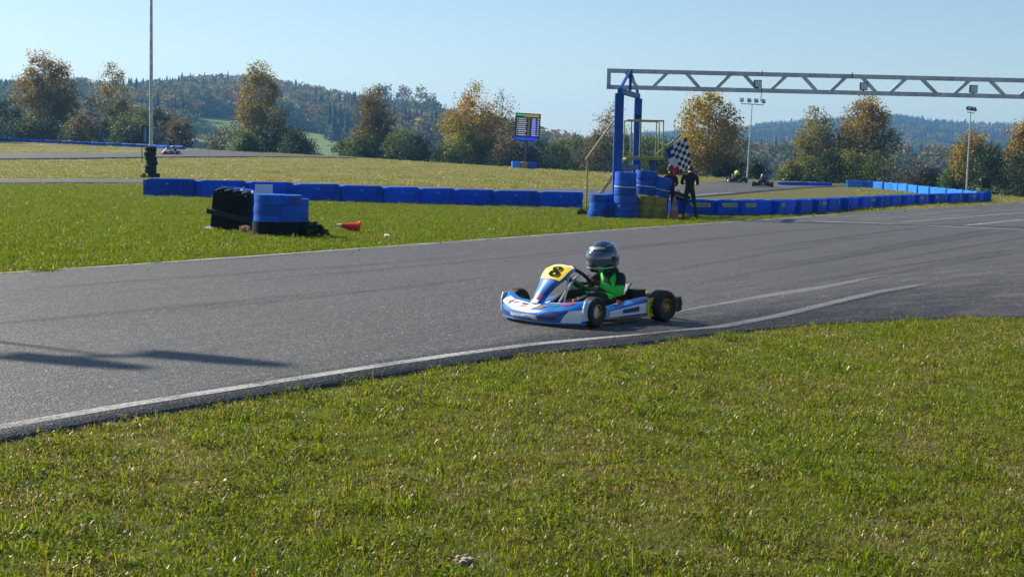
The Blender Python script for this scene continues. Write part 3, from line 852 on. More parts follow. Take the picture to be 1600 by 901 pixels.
G1, G2, G3 = (.074, .122, .011), (.148, .188, .020), (.235, .232, .042)
STRAW, DEAD, PALE, RED = (.23, .18, .065), (.15, .10, .04), (.38, .33, .20), (.22, .085, .025)
gc = bpy.data.collections.new('grass_kinds')
rg = np.random.default_rng(5)
for q, (n, rad, h, w, cols, lean, wts) in enumerate([
        (64, .085, .036, .0036, [G1, G2, G3, PALE], 1.15, [.36, .34, .27, .03]),
        (64, .085, .032, .0034, [G2, G3, STRAW, PALE], 1.25, [.36, .38, .2, .06]),
        (56, .090, .030, .0032, [STRAW, DEAD, G3, PALE], 1.4, [.3, .24, .34, .12]),
        (30, .060, .055, .0042, [G1, G2, G3], .85, [.4, .4, .2]),
        (50, .090, .030, .0036, [G1, G2, RED, DEAD], 1.1, [.35, .35, .1, .2])]):
    proto(tuft('kind_%02d' % q, rg, n, rad, h, w, cols, lean, wts), gc)
proto(leafy('kind_05', rg, 40, .08, .0075, [G1, G2, (.12, .19, .02), (.20, .17, .03)]), gc)
proto(tuft('kind_06', rg, 3, .06, .10, .0028, [PALE, STRAW, G3], 1.5, [.4, .3, .3]), gc)
for q in range(2):   # coarser clumps for the lawn beyond the track
    proto(tuft('kind_%02d' % (7 + q), rg, 64, .17, .048, .0065, [[(.055, .105, .009), (.10, .155, .012), (.16, .19, .022)], [(.09, .14, .012), (.15, .18, .022), STRAW]][q], .8, [[.3, .4, .3], [.45, .4, .15]][q], M_VERGE), gc)

proto(tuft('kind_09', rg, 44, .30, .07, .016, [STRAW, (.17, .185, .035), PALE], 1.0, [.36, .5, .14]), gc)
proto(tuft('kind_10', rg, 44, .30, .06, .016, [(.16, .185, .03), G2, STRAW], 1.0, [.5, .32, .18]), gc)

def lawn(name, label, u, d, seed, coarse=False, scale=1.0):
    r = np.random.default_rng(seed); n = len(u)
    z = ground_z(u, d)
    a = .5 * vnoise(u, d, 1.6, 31) + .5 * vnoise(u, d, 4.0, 34); b = vnoise(u, d, .8, 32); c = vnoise(u, d, .35, 33)
    x = r.random(n)
    if coarse == 2:
        idx = np.where(vnoise(u, d * 2.5, 9, 35) * .7 + .3 * x > .47, 9, 10)
    elif coarse:
        idx = np.where(a * .6 + .4 * x > .52, 8, 7)
    else:
        dry = np.clip((a - .5) * 4.2 + (b - .5) * 1.4 + .38, .05, .9)
        idx = np.where(x < dry * .62, 2, np.where(x < dry, 1, 0))
        y = r.random(n)
        idx = np.where((y < .10) & (c > .5), 3, idx)
        idx = np.where((y > .80) & (b > .42), 5, idx)
        idx = np.where((y > .68) & (y < .74), 4, idx)
        idx = np.where((y > .74) & (y < .77), 6, idx)
    s = scale * r.uniform(.65, 1.3, n) * (.5 + .95 * b)
    rot = np.stack([r.normal(0, .12, n), r.normal(0, .12, n), r.uniform(0, 6.28, n)], 1)
    return scatter(name, np.stack([u, d, z], 1), rot, np.stack([s, s, s * r.uniform(.75, 1.2, n)], 1), idx, gc, label, 'grass')

def sample_lawn():
    r = np.random.default_rng(77); n = 92000
    d = r.uniform(2.6, 15.2, n); half = d * .42 + 3.0
    u = r.uniform(-1, 1, n) * half
    # even density over the ground (wider rows get more), thinned with distance
    keep = r.random(n) < half / (15.2 * .42 + 3.0) * np.interp(d, [3.5, 6, 10, 15], [1.0, 1.0, .85, .7]) * 1.4
    edge = np.interp(u, NEAR_EDGE[:, 0], NEAR_EDGE[:, 1]) - .02 + .05 * (vnoise(u, d, .5, 41) - .5) + .03 * r.normal(size=n)
    keep &= d < edge
    return u[keep], d[keep]
lu, ld = sample_lawn()
lawn('near_lawn', 'mown autumn grass in front of the track, patched with straw and clover', lu, ld, 51)

def sample_verge():
    r = np.random.default_rng(78); n = 105000
    d = 15 * np.exp(r.random(n) * math.log(66 / 15)); half = d * .40 + 3
    u = r.uniform(-1, 1, n) * half
    keep = r.random(n) < np.interp(d, [15, 30, 45, 66], [1, 1, .8, .6])
    edge = np.interp(u, FAR_EDGE[:, 0], FAR_EDGE[:, 1]) + .08 * r.normal(size=n) + .05
    keep &= d > edge
    keep &= d < np.interp(u, R2N[:, 0], R2N[:, 1]) - .25
    return u[keep], d[keep]
vu, vd = sample_verge()
lawn('verge_grass', 'sunlit green grass between the track and the blue barriers', vu, vd, 52, True, 1.0)

def sample_field():
    r = np.random.default_rng(79); n = 60000
    d = 56 * np.exp(r.random(n) * math.log(150 / 56)); u = r.uniform(-1, 1, n) * (d * .40 + 1)
    keep = (vnoise(u * .35, d * 1.6, 5, 36) + .25 * r.normal(size=n)) > .42
    X = 800 + FPX * u / d
    def off(N, F, m):          # outside the strip of a track
        lo = np.interp(u, N[:, 0], N[:, 1]); hi = np.interp(u, F[:, 0], F[:, 1])
        return (d < lo - m) | (d > hi + m)
    keep &= off(R2N, R2F, .5) & off(R3N, R3F, .6)
    keep &= d > np.interp(u, FAR_EDGE[:, 0], FAR_EDGE[:, 1]) + .3
    keep &= d > np.interp(u, R2N[:, 0], R2N[:, 1]) + (X > 1330) * -99
    return u[keep], d[keep]
fu, fd = sample_field()
lawn('mown_field', 'pale mown grass of the field between the infield track and the hedge', fu, fd, 53, 2, 1.0)
# ------------------------------------------------------------------ blue plastic barriers
def rr_plan(L, W, r, n=4, bow=0.0):
    """rounded rectangle outline, long sides bowed outwards"""
    pts = []
    for cx, cy, a0 in ((L / 2 - r, W / 2 - r, 0), (-L / 2 + r, W / 2 - r, 90), (-L / 2 + r, -W / 2 + r, 180), (L / 2 - r, -W / 2 + r, 270)):
        for k in range(n):
            a = R(a0 + 90 * k / (n - 1)); x = cx + r * math.cos(a); y = cy + r * math.sin(a)
            pts.append((x, y))
    out = []
    for i, (x, y) in enumerate(pts):
        out.append((x, y))
        x2, y2 = pts[(i + 1) % len(pts)]
        if abs(x2 - x) > L * .3:
            for t in (.2, .4, .6, .8):
                xx = x + (x2 - x) * t; out.append((xx, y + math.copysign(bow * math.sin(math.pi * t), y)))
    return out

def barrier_parts(root, L, W, H, kind, sticker=False):
    b = MB(); plan = rr_plan(L, W, .07, 4, .025)
    def ring(s, z, ins=0): return [Vector((x * s - math.copysign(ins, x) * 0, y * s, z)) for x, y in plan]
    if kind == 'wall':
        b.loft([ring(1.0, -.03), ring(1.0, .05), ring(.985, .07), ring(.965, H * .52), ring(.985, H * .55), ring(1.0, H * .60), ring(1.0, H - .05), ring(.99, H - .015), ring(.96, H)])
    else:
        b.loft([ring(.93, -.03), ring(.95, .05), ring(.97, H * .5), ring(1.0, H - .07), ring(1.03, H - .06), ring(1.03, H - .015), ring(1.0, H)])
    o = b.build('shell', M_BLUE, root, True, sharp=28)
    if kind == 'wall':
        # raised lid strip, coupling rib, light oval painting the sunlit inside of the slot
        m = MB(); m.box((.05, 0, H + .012), (L * .86, W * .62, .03)); m.build('top_ridge', M_BLUE_TOP, root, bevel=.008)
        m = MB(); m.box((-L / 2 - .02, 0, H * .49), (.11, W * .72, H * .96)); m.build('coupling_rib', M_BLUE, root, bevel=.015)
        m = MB()
        ringA = [Vector((-.03 + .055 * math.cos(a), -W / 2 - .0285, H * .74 + .028 * math.sin(a))) for a in np.linspace(0, 6.283, 15)[:-1]]
        ringB = [p + Vector((0, .03, 0)) for p in ringA]
        m.loft([ringA, ringB]); m.build('slot_sunlight_patch', M_BLUE_LT, root)
    else:
        m = MB(); m.box((0, 0, H + .01), (L * .5, W * .5, .025)); m.build('filler_cap', M_BLUE, root, bevel=.008)
    if sticker:
        s = MB(); y = -W / 2 - .027
        q = L * .34
        s.m = 0
        s.add([(-q * .75, y, H * .56), (q, y, H * .56), (q, y, H * .82), (-q, y, H * .82)], [(0, 1, 2, 3)])
        s.add([(-q * .75, y + .006, H * .56), (q, y + .006, H * .56), (q, y + .006, H * .82), (-q, y + .006, H * .82)], [(3, 2, 1, 0)])
        st = s.build('sticker', M_STICK, root)
        t = MB(); y -= .003
        for k in range(5):            # blocky slanted strokes of the printed name
            x0 = -q * .55 + k * q * .28
            t.add([(x0, y, H * .61), (x0 + q * .10, y, H * .61), (x0 + q * .16, y, H * .77), (x0 + q * .06, y, H * .77)], [(0, 1, 2, 3)])
            if k % 2 == 0: t.add([(x0, y - .001, H * .66), (x0 + q * .22, y - .001, H * .66), (x0 + q * .22, y - .001, H * .70), (x0, y - .001, H * .70)], [(0, 1, 2, 3)])
        tag(t.build('lettering', M_LETTER, st), kind='stuff')
    return root

M_STICK = simple('yellow_sticker', (.42, .42, .03), .5, var=.2, scale=9)
M_LETTER = simple('dark_print', (.03, .05, .16), .5, var=.1)

def along(pts, step, jitter=0.0):
    """evenly spaced ground points with heading along a pixel line"""
    c = px_curve(pts, 200)
    s = np.concatenate([[0], np.cumsum(np.linalg.norm(np.diff(c, axis=0), axis=1))])
    n = int(s[-1] / step); res = []
    for k in range(n):
        q = (k + .5) * s[-1] / n
        x, y = np.interp(q, s, c[:, 0]), np.interp(q, s, c[:, 1])
        x2, y2 = np.interp(min(q + .4, s[-1]), s, c[:, 0]), np.interp(min(q + .4, s[-1]), s, c[:, 1])
        x1, y1 = np.interp(max(q - .4, 0), s, c[:, 0]), np.interp(max(q - .4, 0), s, c[:, 1])
        res.append((Vector((x, y, float(ground_z(x, y)))), math.atan2(y2 - y1, x2 - x1), s[-1] / n))
    return res

def barrier_run(pts, step, proto_fn, name, label, cat, group, zig=0.0, lift=0.0, mat=None, low=1.0):
    src = None; objs = []
    for i, (p, a, st) in enumerate(along(pts, step)):
        o = proto_fn(st) if src is None else copy_tree(src)
        if src is None: src = o
        o.name = name
        o.location = p + Vector((-math.sin(a), math.cos(a), 0)) * zig * (1 if i % 2 else -1) + Vector((0, 0, lift))
        o.rotation_euler = (rnd.uniform(-.012, .012), rnd.uniform(-.012, .012), a + rnd.uniform(-.05, .05) * (1 if zig else .25))
        o.scale = (1, 1, low)
        tag(o, label, cat, group); objs.append(o)
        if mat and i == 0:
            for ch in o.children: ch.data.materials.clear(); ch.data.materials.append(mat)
    return objs

def wall_unit(st): return barrier_parts(empty('plastic_barrier'), st * .965, .46, .56, 'wall')
wall = barrier_run([(232, 305.5), (330, 308.5), (420, 311), (510, 314), (600, 317), (690, 319), (780, 321.5), (850, 323), (913, 324.5)], 1.62, wall_unit, 'plastic_barrier',
            'long blue plastic barrier in the straight row behind the tyre blocks', 'barrier', 'long blue barriers in a straight row')
tag(wall[0], 'first long blue plastic barrier, free-standing end of the straight row near the lamp pole')
tag(wall[-1], 'last long blue plastic barrier of the straight row, touching the gantry stairs')

RIGHT = [(1033, 333.5), (1090, 336.5), (1150, 336), (1200, 335.5), (1240, 333.5), (1300, 328.5), (1350, 324.5), (1400, 320.8), (1450, 317.8), (1500, 315.8), (1534, 314.6)]
def block_unit(st): return barrier_parts(empty('barrier_block'), st * .98, .5, .52, 'block')
def block_unit_s(st): return barrier_parts(empty('barrier_block'), st * .98, .5, .52, 'block', True)
pts = along(RIGHT, 1.06)
srcA, srcB = block_unit(pts[0][2]), block_unit_s(pts[0][2])
usedA = usedB = False
for i, (p, a, st) in enumerate(pts):
    stick = i % 2 == 1 or i % 5 == 2
    if stick: o = copy_tree(srcB) if usedB else srcB; usedB = True
    else: o = copy_tree(srcA) if usedA else srcA; usedA = True
    o.name = 'barrier_block'
    o.location = p + Vector((-math.sin(a), math.cos(a), 0)) * .10 * (1 if i % 3 == 1 else -1)
    o.rotation_euler = (0, 0, a + (.13 if i % 2 else -.10) + rnd.uniform(-.05, .05))
    if stick: tag(o, 'blue plastic block with yellow printed sticker in the row lining the track', 'barrier', 'blue blocks with yellow stickers along the track')
    else: tag(o, 'plain blue plastic block without sticker in the row lining the track', 'barrier', 'plain blue blocks along the track')
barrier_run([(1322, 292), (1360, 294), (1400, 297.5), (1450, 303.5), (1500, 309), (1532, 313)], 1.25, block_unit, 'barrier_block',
            'sunlit pale blue block in the row meeting the sticker blocks at a point', 'barrier', 'sunlit blue blocks of the rear row', .03, mat=M_BLUE_SUNLIT)
barrier_run([(1218, 289.8), (1255, 290.3), (1297, 291)], 1.4, block_unit, 'barrier_block',
            'low blue block at the bend of the infield track beyond the two karts', 'barrier', 'blue blocks at the infield bend', .03, low=.5)
barrier_run([(-40, 219), (0, 220.5), (60, 223), (120, 226), (180, 228.7), (230, 231), (290, 234.6)], 1.9, wall_unit, 'plastic_barrier',
            'distant blue barrier in the line below the trees at the upper track', 'barrier', 'distant blue barriers below the trees', low=.55)

# end drum where the two rows of blocks meet
def drum(loc, r, h, mat, label, name='plastic_drum'):
    o = empty(name, loc, 0, label, 'drum')
    b = MB(); b.lathe([(r * .94, -.02), (r, .04), (r, h * .3), (r * 1.04, h * .33), (r, h * .36), (r, h * .64), (r * 1.04, h * .67), (r, h * .7), (r, h - .05), (r * .93, h)], 28)
    b.build('shell', mat, o, True)
    b = MB(); b.lathe([(r * .99, h - .03), (r * 1.05, h - .03), (r * 1.05, h + .015), (r * .99, h + .015)], 28, closed=True); b.build('rim', mat, o, True)
    b = MB(); b.lathe([(.05, h - .01), (.05, h + .02), (.035, h + .03)], 12, Matrix.Translation((r * .5, 0, 0))); b.build('bung', M_BLACK, o)
    return o
drum(P(1541, 315.3), .30, .62, M_BLUE, 'upright blue drum closing the point where the two block rows meet')

# ------------------------------------------------------------------ tyres
def tyre_profile(Ro, Ri, w):
    return [(Ri, -w * .36), (Ri + (Ro - Ri) * .35, -w * .5), (Ro - (Ro - Ri) * .22, -w * .46), (Ro, -w * .32), (Ro, w * .32), (Ro - (Ro - Ri) * .22, w * .46),
            (Ri + (Ro - Ri) * .35, w * .5), (Ri, w * .36), (Ri + .01, 0)]
def full_profile(Ro, Ri, w):
    g = Ro - .016
    return [(Ri, -w * .42), (g - .02, -w * .5), (g + .012, -w * .46), (Ro - .006, -w * .34), (Ro, -w * .12), (Ro, w * .14), (Ro - .005, w * .34), (g + .012, w * .46), (g - .02, w * .5), (Ri, w * .42)]
def tyre_mesh(Ro=.3, Ri=.18, w=.2, n=28): 
    b = MB(); b.lathe(tyre_profile(Ro, Ri, w), n, closed=True); return b

lp = P(236, 278.5)
tz = 0.0
src = None
for i, (ro, w, dx, dy, tl) in enumerate([(.31, .26, .14, .0, .0), (.30, .22, -.03, .03, .03), (.295, .20, -.02, -.02, -.02), (.30, .22, .04, .02, .02), (.30, .24, -.01, .02, .04), (.31, .25, -.05, 0, -.03), (.30, .23, -.02, .01, .10)]):
    o = tyre_mesh(ro, .17, w).build('tyre', M_RUBBER, None, True)
    o.location = lp + Vector((dx, dy, tz + w / 2)); o.rotation_euler = (0, tl * -1, i * .7); tz += w * .985
    tag(o, ['lowest black tyre of the pile around the lamp pole, pushed out to one side', 'black tyre in the pile around the lamp pole', 'black tyre in the pile around the lamp pole', 'black tyre in the pile around the lamp pole', 'black tyre in the pile around the lamp pole', 'black tyre in the pile around the lamp pole', 'topmost tilted black tyre of the pile around the lamp pole'][i], 'tyre', 'black tyres piled around the lamp pole')

def lamp_mast(loc, h, label, heads, rz=0.0, lean=0.0, rbot=.09, bar=2.6, group=None, lamp=(.34, .22, .3), yaw=None):
    o = empty('floodlight_mast', loc, rz, label, 'floodlight', group)
    o.rotation_euler = (0, lean, rz)
    b = MB(); b.tube([(0, 0, -.1), (0, 0, h * .5), (0, 0, h)], [rbot, rbot * .78, rbot * .5], 14); b.build('pole', M_GALV, o, True)
    b = MB(); b.box((0, 0, .02), (.36, .36, .04)); b.build('base_plate', M_GALV, o, bevel=.006)
    b = MB(); b.box((0, 0, h), (bar, .07, .07)); b.build('cross_bar', M_GALV, o, bevel=.008)
    for k in range(heads):
        x = -bar / 2 + bar * (k + .12) / (heads - 1 + .24)
        b = MB(); a = Matrix.Translation((x, -.05, h + .28)) @ Matrix.Rotation(R(-28), 4, 'X') @ Matrix.Rotation(R((-18, 12, 4, 20)[k % 4]), 4, 'Z')
        if yaw is not None: a = Matrix.Translation((x, 0, h + .22)) @ Matrix.Rotation(yaw, 4, 'Z') @ Matrix.Rotation(R(8), 4, 'X')
        lx, ly, lz = lamp
        b.loft([[Vector((sx * q, y, sz * q2)) for sx, sz in ((-1, -1), (1, -1), (1, 1), (-1, 1))] for y, q, q2 in ((-ly / 2, lx / 2, lz / 2), (ly * .1, lx * .47, lz * .47), (ly / 2, lx * .28, lz * .28))], M=a)
        hd = b.build('lamp_head', M_DARKM, o, bevel=.01)
        b = MB(); b.box((0, -ly / 2 - .004, 0), (lx * .88, .008, lz * .86), M=a); b.build('lens', M_LENS, hd)
        b = MB(); b.tube([(x, 0, h), (x, -.05, h + .16)], .018, 6); b.build('bracket', M_GALV, o)
    return o
M_LENS = simple('lamp_glass', (.5, .54, .56), .1, var=.1, spec=.8)

lamp_mast(lp, 12.5, 'tall grey lamp pole standing in a pile of black tyres', 4, 0, 0, .11, group='floodlight masts')
lamp_mast(stand(1167, 286, 118), at(1175, 163, 118).z - stand(1167, 286, 118).z, 'floodlight mast with four spread lamps beside the golden orange birch', 4, .1, .03, .075, 1.9, 'floodlight masts')
lamp_mast(stand(1510, 298, 112), at(1515, 176, 112).z - stand(1510, 298, 112).z, 'floodlight mast with bunched lamps in front of the rounded rust tree', 4, .95, .008, .075, 1.7, 'floodlight masts')
# the mast beside the frame whose lamps shade the track
mtop = 9.2
sh = Vector((SUN_DIR.x, SUN_DIR.y, 0)) / SUN_DIR.z
m0 = P(185, 564) + sh * mtop
o = lamp_mast(Vector((m0.x, m0.y, float(ground_z(m0.x, m0.y)))), mtop, 'floodlight mast at the track edge whose lamps shade the asphalt', 2, R(17), 0, .06, 1.15, 'floodlight masts', (.34, .95, .16), R(-128))

# ------------------------------------------------------------------ signal board, timing screen, dark panel
def board_on_legs(loc, w, h, z0, label, name, face_mat, rz=0):
    o = empty(name, loc, rz, label, 'board')
    b = MB(); b.box((0, 0, z0 + h / 2), (w, .14, h)); b.build('casing', M_BLACK, o, bevel=.015)
    b = MB(); b.box((-w * .16, -.075, z0 + h / 2), (w * .26, .02, h * .84)); b.build('panel', face_mat, o)
    for s in (-1, 1):
        b = MB(); b.tube([(s * w * .47, 0, -.05), (s * w * .47, 0, z0 + .02)], .03, 8); b.build('leg', M_DARKM, o)
    return o
M_PANELB = simple('blue_panel', (.03, .17, .42), .3, var=.1)
g = stand(230, 233, 104)
board_on_legs(g, 17.5 * 104 / FPX, 27 * 104 / FPX, at(230, 224, 104).z - g.z, 'black signal board on two thin legs behind the lamp pole', 'signal_board', M_PANELB)
g = stand(1540, 300, 92)
board_on_legs(g, 15 * 92 / FPX, 16 * 92 / FPX, at(1540, 294, 92).z - g.z, 'dark unlit panel on legs in front of the dark thicket', 'signal_board', M_BLACK)

def timing_screen():
    d = 128.0; pm = FPX / d
    g = stand(820, 262, d)
    o = empty('timing_screen', g, R(-14), 'tall lit timing screen with coloured result rows on a single dark post', 'screen')
    o.rotation_euler = (0, R(2.4), R(-16))
    w, h = 38.5 / pm / math.cos(R(16)), 43.0 / pm
    zc = at(824, 199, d).z - g.z
    b = MB(); b.tube([(0, .05, -.1), (0, .05, zc - h / 2 + .1)], .11, 10); b.build('post', M_DARKM, o, True)
    b = MB(); b.box((0, 0, zc), (w, .22, h)); cs = b.build('casing', M_BLACK, o, bevel=.02)
    y = -.113
    def quad(nm, x0, x1, z0, z1, mat, par, yy=0):
        m = MB(); m.add([(x0 * w, y + yy, zc + z0 * h), (x1 * w, y + yy, zc + z0 * h), (x1 * w, y + yy, zc + z1 * h), (x0 * w, y + yy, zc + z1 * h)], [(0, 1, 2, 3)])
        return m.build(nm, mat, par)
    scr = quad('screen', -.47, .47, -.47, .47, M_SCR, o)
    quad('header_green', -.45, -.18, .40, .465, M_SG, scr, -.003); quad('header_yellow', -.17, .46, .37, .465, M_SY, scr, -.003)
    quad('footer_bar', -.47, .47, -.47, -.37, M_SB, scr, -.003)
    for k in range(9):
        z = .30 - k * .073
        if k: quad('lap_cell', .17, .36, z - .03, z + .034, M_SB, scr, -.003)
        m = MB()
        for x0, x1, mt in ((-.42, -.40, 0), (-.36, -.24 + .02 * (k % 3), 0), (-.20, -.04 - .03 * (k % 2), 0), (.19, .33, 0), (.40, .445, 0)):
            xx = x0
            while xx < x1:
                ww = .018 + .012 * rnd.random()
                m.add([(xx * w, y - .006, zc + (z - .018) * h), ((xx + ww) * w, y - .006, zc + (z - .018) * h), ((xx + ww + .01) * w, y - .006, zc + (z + .022) * h), ((xx + .01) * w, y - .006, zc + (z + .022) * h)], [(0, 1, 2, 3)])
                xx += ww + .012
        tag(m.build('result_row', M_SW, scr), kind='stuff')
        quad('gap_cell', .02, .11, z - .02, z + .024, M_SY2, scr, -.004)
    return d
M_SCR = simple('screen_black', (.004, .005, .010), .25, var=.1)
M_SG = simple('screen_green', (.04, .30, .03), .4, emit=.5, var=0)
M_SY = simple('screen_yellow', (.20, .17, .02), .4, emit=.5, var=0)
M_SY2 = simple('screen_ochre', (.10, .09, .01), .4, emit=.5, var=0)
M_SB = simple('screen_blue', (.01, .025, .48), .4, emit=.6, var=0)
M_SW = simple('screen_text', (.34, .36, .42), .4, emit=.5, var=0)
timing_screen()
for x, w, mat, lab in ((806, .75, M_BLUE_LT, 'pale blue ballast block with yellow mark below the timing screen'), (819.5, .62, M_YEL_TYRE, 'ochre yellow ballast block in the middle below the timing screen'), (831.5, .7, M_BLUE, 'dark blue ballast block below the timing screen')):
    g = stand(x, 262, 127.2)
    o = empty('ballast_block', g, R(10), lab, 'block', 'ballast blocks under the timing screen')
    b = MB(); b.loft([[Vector((px * s, py * s, z)) for px, py in rr_plan(w, .6, .1)] for s, z in ((.96, -.05), (1, .06), (1, .52), (.94, .62))]); b.build('shell', mat, o, True)
    b = MB(); b.box((0, 0, .63), (.2, .2, .04)); b.build('lid', mat, o, bevel=.01)

# ------------------------------------------------------------------ gantry with stairs and platform
GD = 47.0
def gantry():
    d1, d2, dm = 46.0, 49.2, 47.4
    g1 = stand(967, 330, d1); base = Vector((g1.x, g1.y, g1.z))
    root = empty('finish_gantry', base, 0, 'blue steel frame carrying the long grey truss across the track', 'gantry')
    rel = lambda p: Vector(p) - base
    def box_between(nm, a, b_, s, mat, par=root, bev=.012):
        m = MB(); m.tube([rel(a), rel(b_)], s, square=True); return m.build(nm, mat, par, bevel=bev)
    top1 = at(968, 146, d1); x1 = top1.x
    c2 = at(997.5, 152, d2); x2 = c2.x
    z2 = top1.z
    col = box_between('column', (x1, d1, base.z - .1), (x1, d1, z2), .14, M_GANTRY)
    col2 = box_between('column', (x2, d2, base.z - .15), (x2, d2, z2 - .02), .125, M_GANTRY)
    for xx, dd, par in ((x1, d1, col), (x2, d2, col2)):
        m = MB(); m.box(rel((xx, dd, base.z + .02)), (.46, .46, .03)); m.build('base_plate', M_GANTRY, par)
    box_between('cross_beam', (x1, d1 - .14, z2 + .07), (x2, d2 + .14, z2 + .07), .08, M_GANTRY)
    box_between('lower_beam', (x1 + .02, d1 + .16, 1.22), (x2, d2 - .14, 1.22), .09, M_GANTRY)
    # truss
    zt = at(948, 110.5, dm).z; zb = at(948, 136, dm).z
    zb = max(zb, z2 + .225)
    xl = at(951, 125, dm).x; xr = 23.5
    s = .068
    box_between('top_chord', (xl - s, dm, zt), (xr, dm, zt), s, M_GALV)
    box_between('bottom_chord', (xl - s, dm, zb), (xr, dm, zb), s, M_GALV)
    box_between('end_post', (xl, dm, zb + s), (xl, dm, zt - s), s - .002, M_GALV)
    pitch = (at(1320, 120, dm).x - at(984, 120, dm).x) / 4.0
    xx = at(984, 120, dm).x; k = 0
    half = pitch * .30
    # diagonals lean in turn
    xs = [(975, 1000), (1043, 1020), (1073, 1094), (1143, 1118), (1163, 1188)]
    def dia(xa, xb):  # xa at top, xb at bottom
        m = MB(); m.tube([rel((xa, dm, zt - s * .6)), rel((xb, dm, zb + s * .6))], .052, square=True); m.build('diagonal', M_GALV, root)
    px = lambda v: at(v, 122, dm).x
    tops = [978, 1042, 1074, 1142, 1166]
    step = 92.0
    for k, xa in enumerate([(978, 995), (1042, 1021), (1073, 1093), (1141, 1120), (1163, 1184), (1228, 1206), (1255, 1276), (1321, 1299), (1348, 1369), (1415, 1392), (1441, 1464), (1515, 1492), (1548, 1570), (1618, 1596), (1650, 1672), (1722, 1700), (1755, 1777), (1830, 1806)]):
        dia(px(xa[0]), px(xa[1]))
    # braces from the frame to the truss
    mx = at(985, 112, dm).x
    for a in ((x1 + .03, d1 + .05, z2 + .16), (x2 - .03, d2 - .1, z2 + .16)):
        m = MB(); m.tube([rel(a), rel((mx, dm + (.13 if a[1] > dm else -.13), zt + .03))], .035, square=True); m.build('brace', M_GANTRY, root)
    m = MB(); m.tube([rel((mx, dm - .125, z2 + .15)), rel((mx, dm - .125, zt + .05))], .045, square=True); m.build('brace', M_GANTRY, root)
    # far-side support beyond the frame
    gz = float(ground_z(xr - .6, dm))
    box_between('column', (xr - .6, dm, gz - .1), (xr - .6, dm, zb - s - .002), .14, M_GANTRY)
    # lamps clamped on the lower chord
    for px_ in (1183.5, 1349, 1520.5):
        xk = px(px_)
        m = MB(); m.box(rel((xk, dm - .09, zb + .21)), (.25, .12, .25)); hd = m.build('spot_lamp', M_DARKM, root, bevel=.015)
        m = MB(); m.box(rel((xk, dm - .152, zb + .21)), (.2, .006, .2)); m.build('lens', M_LENS, hd)
        m = MB(); m.tube([rel((xk, dm - .06, zb + .06)), rel((xk, dm - .06, zb + .10))], .03, 6); m.build('clamp', M_DARKM, root)
    for px_ in (1190, 1330.5, 1331):
        xk = px(px_); m = MB()
        m.tube([rel((xk, dm - .075, zt + .12)), rel((xk, dm - .075, zt - .05))], .012, 5); m.build('cable_hook', M_DARKM, root)
    m = MB(); xk = px(1188)
    m.tube([rel((xk, dm - .08, zb + .3)), rel((xk + .06, dm - .09, zb)), rel((xk + .02, dm - .08, zb - .35))], .012, 5); m.build('cable', simple('red_cable', (.4, .05, .04), .5), root)
    m = MB(); m.box(rel((x2, d2 - .13, z2 - .62)), (.2, .02, .12)); m.build('name_plate', M_BLACK, root)
    return base, x1, x2, d1, d2
gb, gx1, gx2, gd1, gd2 = gantry()

def platform():
    dn, df = 46.9, 48.3
    zf = at(1000, 247, dn).z
    xl, xr = at(978, 247, dn).x, at(1035, 247, dn).x
    g = Vector(((xl + xr) / 2, (dn + df) / 2, float(ground_z((xl + xr) / 2, dn))))
    root = empty('marshal_platform', g, 0, 'yellow railed marshal platform with steep steps inside the blue gantry frame', 'platform')
    rel = lambda p: Vector(p) - g
    m = MB(); m.box(rel(((xl + xr) / 2, (dn + df) / 2, zf - .03)), (xr - xl, df - dn, .06)); m.build('deck', M_YRAIL, root, bevel=.008)
    zt = at(1000, 188, dn).z
    r = .020
    for xx, dd in ((at(986, 220, dn).x, dn), (at(1000, 220, dn).x, dn), (at(1025, 220, df).x, df), (xr, dn), (xl + .03, df), (xr, df)):
        b = MB(); b.tube([rel((xx, dd, zf)), rel((xx, dd, zt))], r, 8); b.build('rail_post', M_YRAIL, root)
    for z in (zt, (zt + zf) / 2 if False else zt):
        b = MB(); b.tube([rel((xl, dn, z)), rel((xr, dn, z)), rel((xr, df, z)), rel((xl, df, z))], r, 8); b.build('top_rail', M_YRAIL, root); break
    b = MB(); b.tube([rel((xl, dn - .03, zf + .03)), rel((xr + .03, dn - .03, zf + .03)), rel((xr + .03, df, zf + .03))], r, 8); b.build('toe_rail', M_YRAIL, root)
    # support legs under the deck
    for xx, dd in ((xr - .25, dn + .2), (xr - .25, df - .2)):
        gz = float(ground_z(xx, dd)); b = MB(); b.tube([rel((xx, dd, gz - .05)), rel((xx, dd, zf - .06))], .03, square=True); b.build('deck_leg', M_GANTRY, root)
    # stairs
    p0 = stand(916, 320, dn + .25); xt = xl; zt2 = zf - .05
    for dd in (dn + .25, dn + .95):
        b = MB(); b.tube([rel((p0.x, dd, p0.z - .03)), rel((xt, dd, zt2))], .024, square=True); b.build('stringer', M_YRAIL, root)
    for k in range(6):
        t = (k + .6) / 6.3
        b = MB(); b.box(rel((p0.x + (xt - p0.x) * t, dn + .6, p0.z + (zt2 - p0.z) * t)), (.17, .66, .025)); b.build('step', M_YRAIL, root)
    hz = at(915, 247, dn + .22).z
    ht = hz + (zt2 - p0.z) * 1.0
    b = MB(); b.tube([rel((p0.x, dn + .22, p0.z)), rel((p0.x, dn + .22, hz + .02))], .026, 8); b.build('rail_post', M_YRAIL, root)
    xh = p0.x + (xt - p0.x) * .74
    b = MB(); b.tube([rel((p0.x - .06, dn + .22, hz - .06)), rel((xh, dn + .22, hz + (ht - hz) * .74))], .028, 8); b.build('hand_rail', M_YRAIL, root)
    b = MB(); b.box(rel((p0.x - .05, dn + .6, p0.z + .09)), (.34, .9, .22)); b.build('footing_step', M_BLACK, root, bevel=.02)
platform()

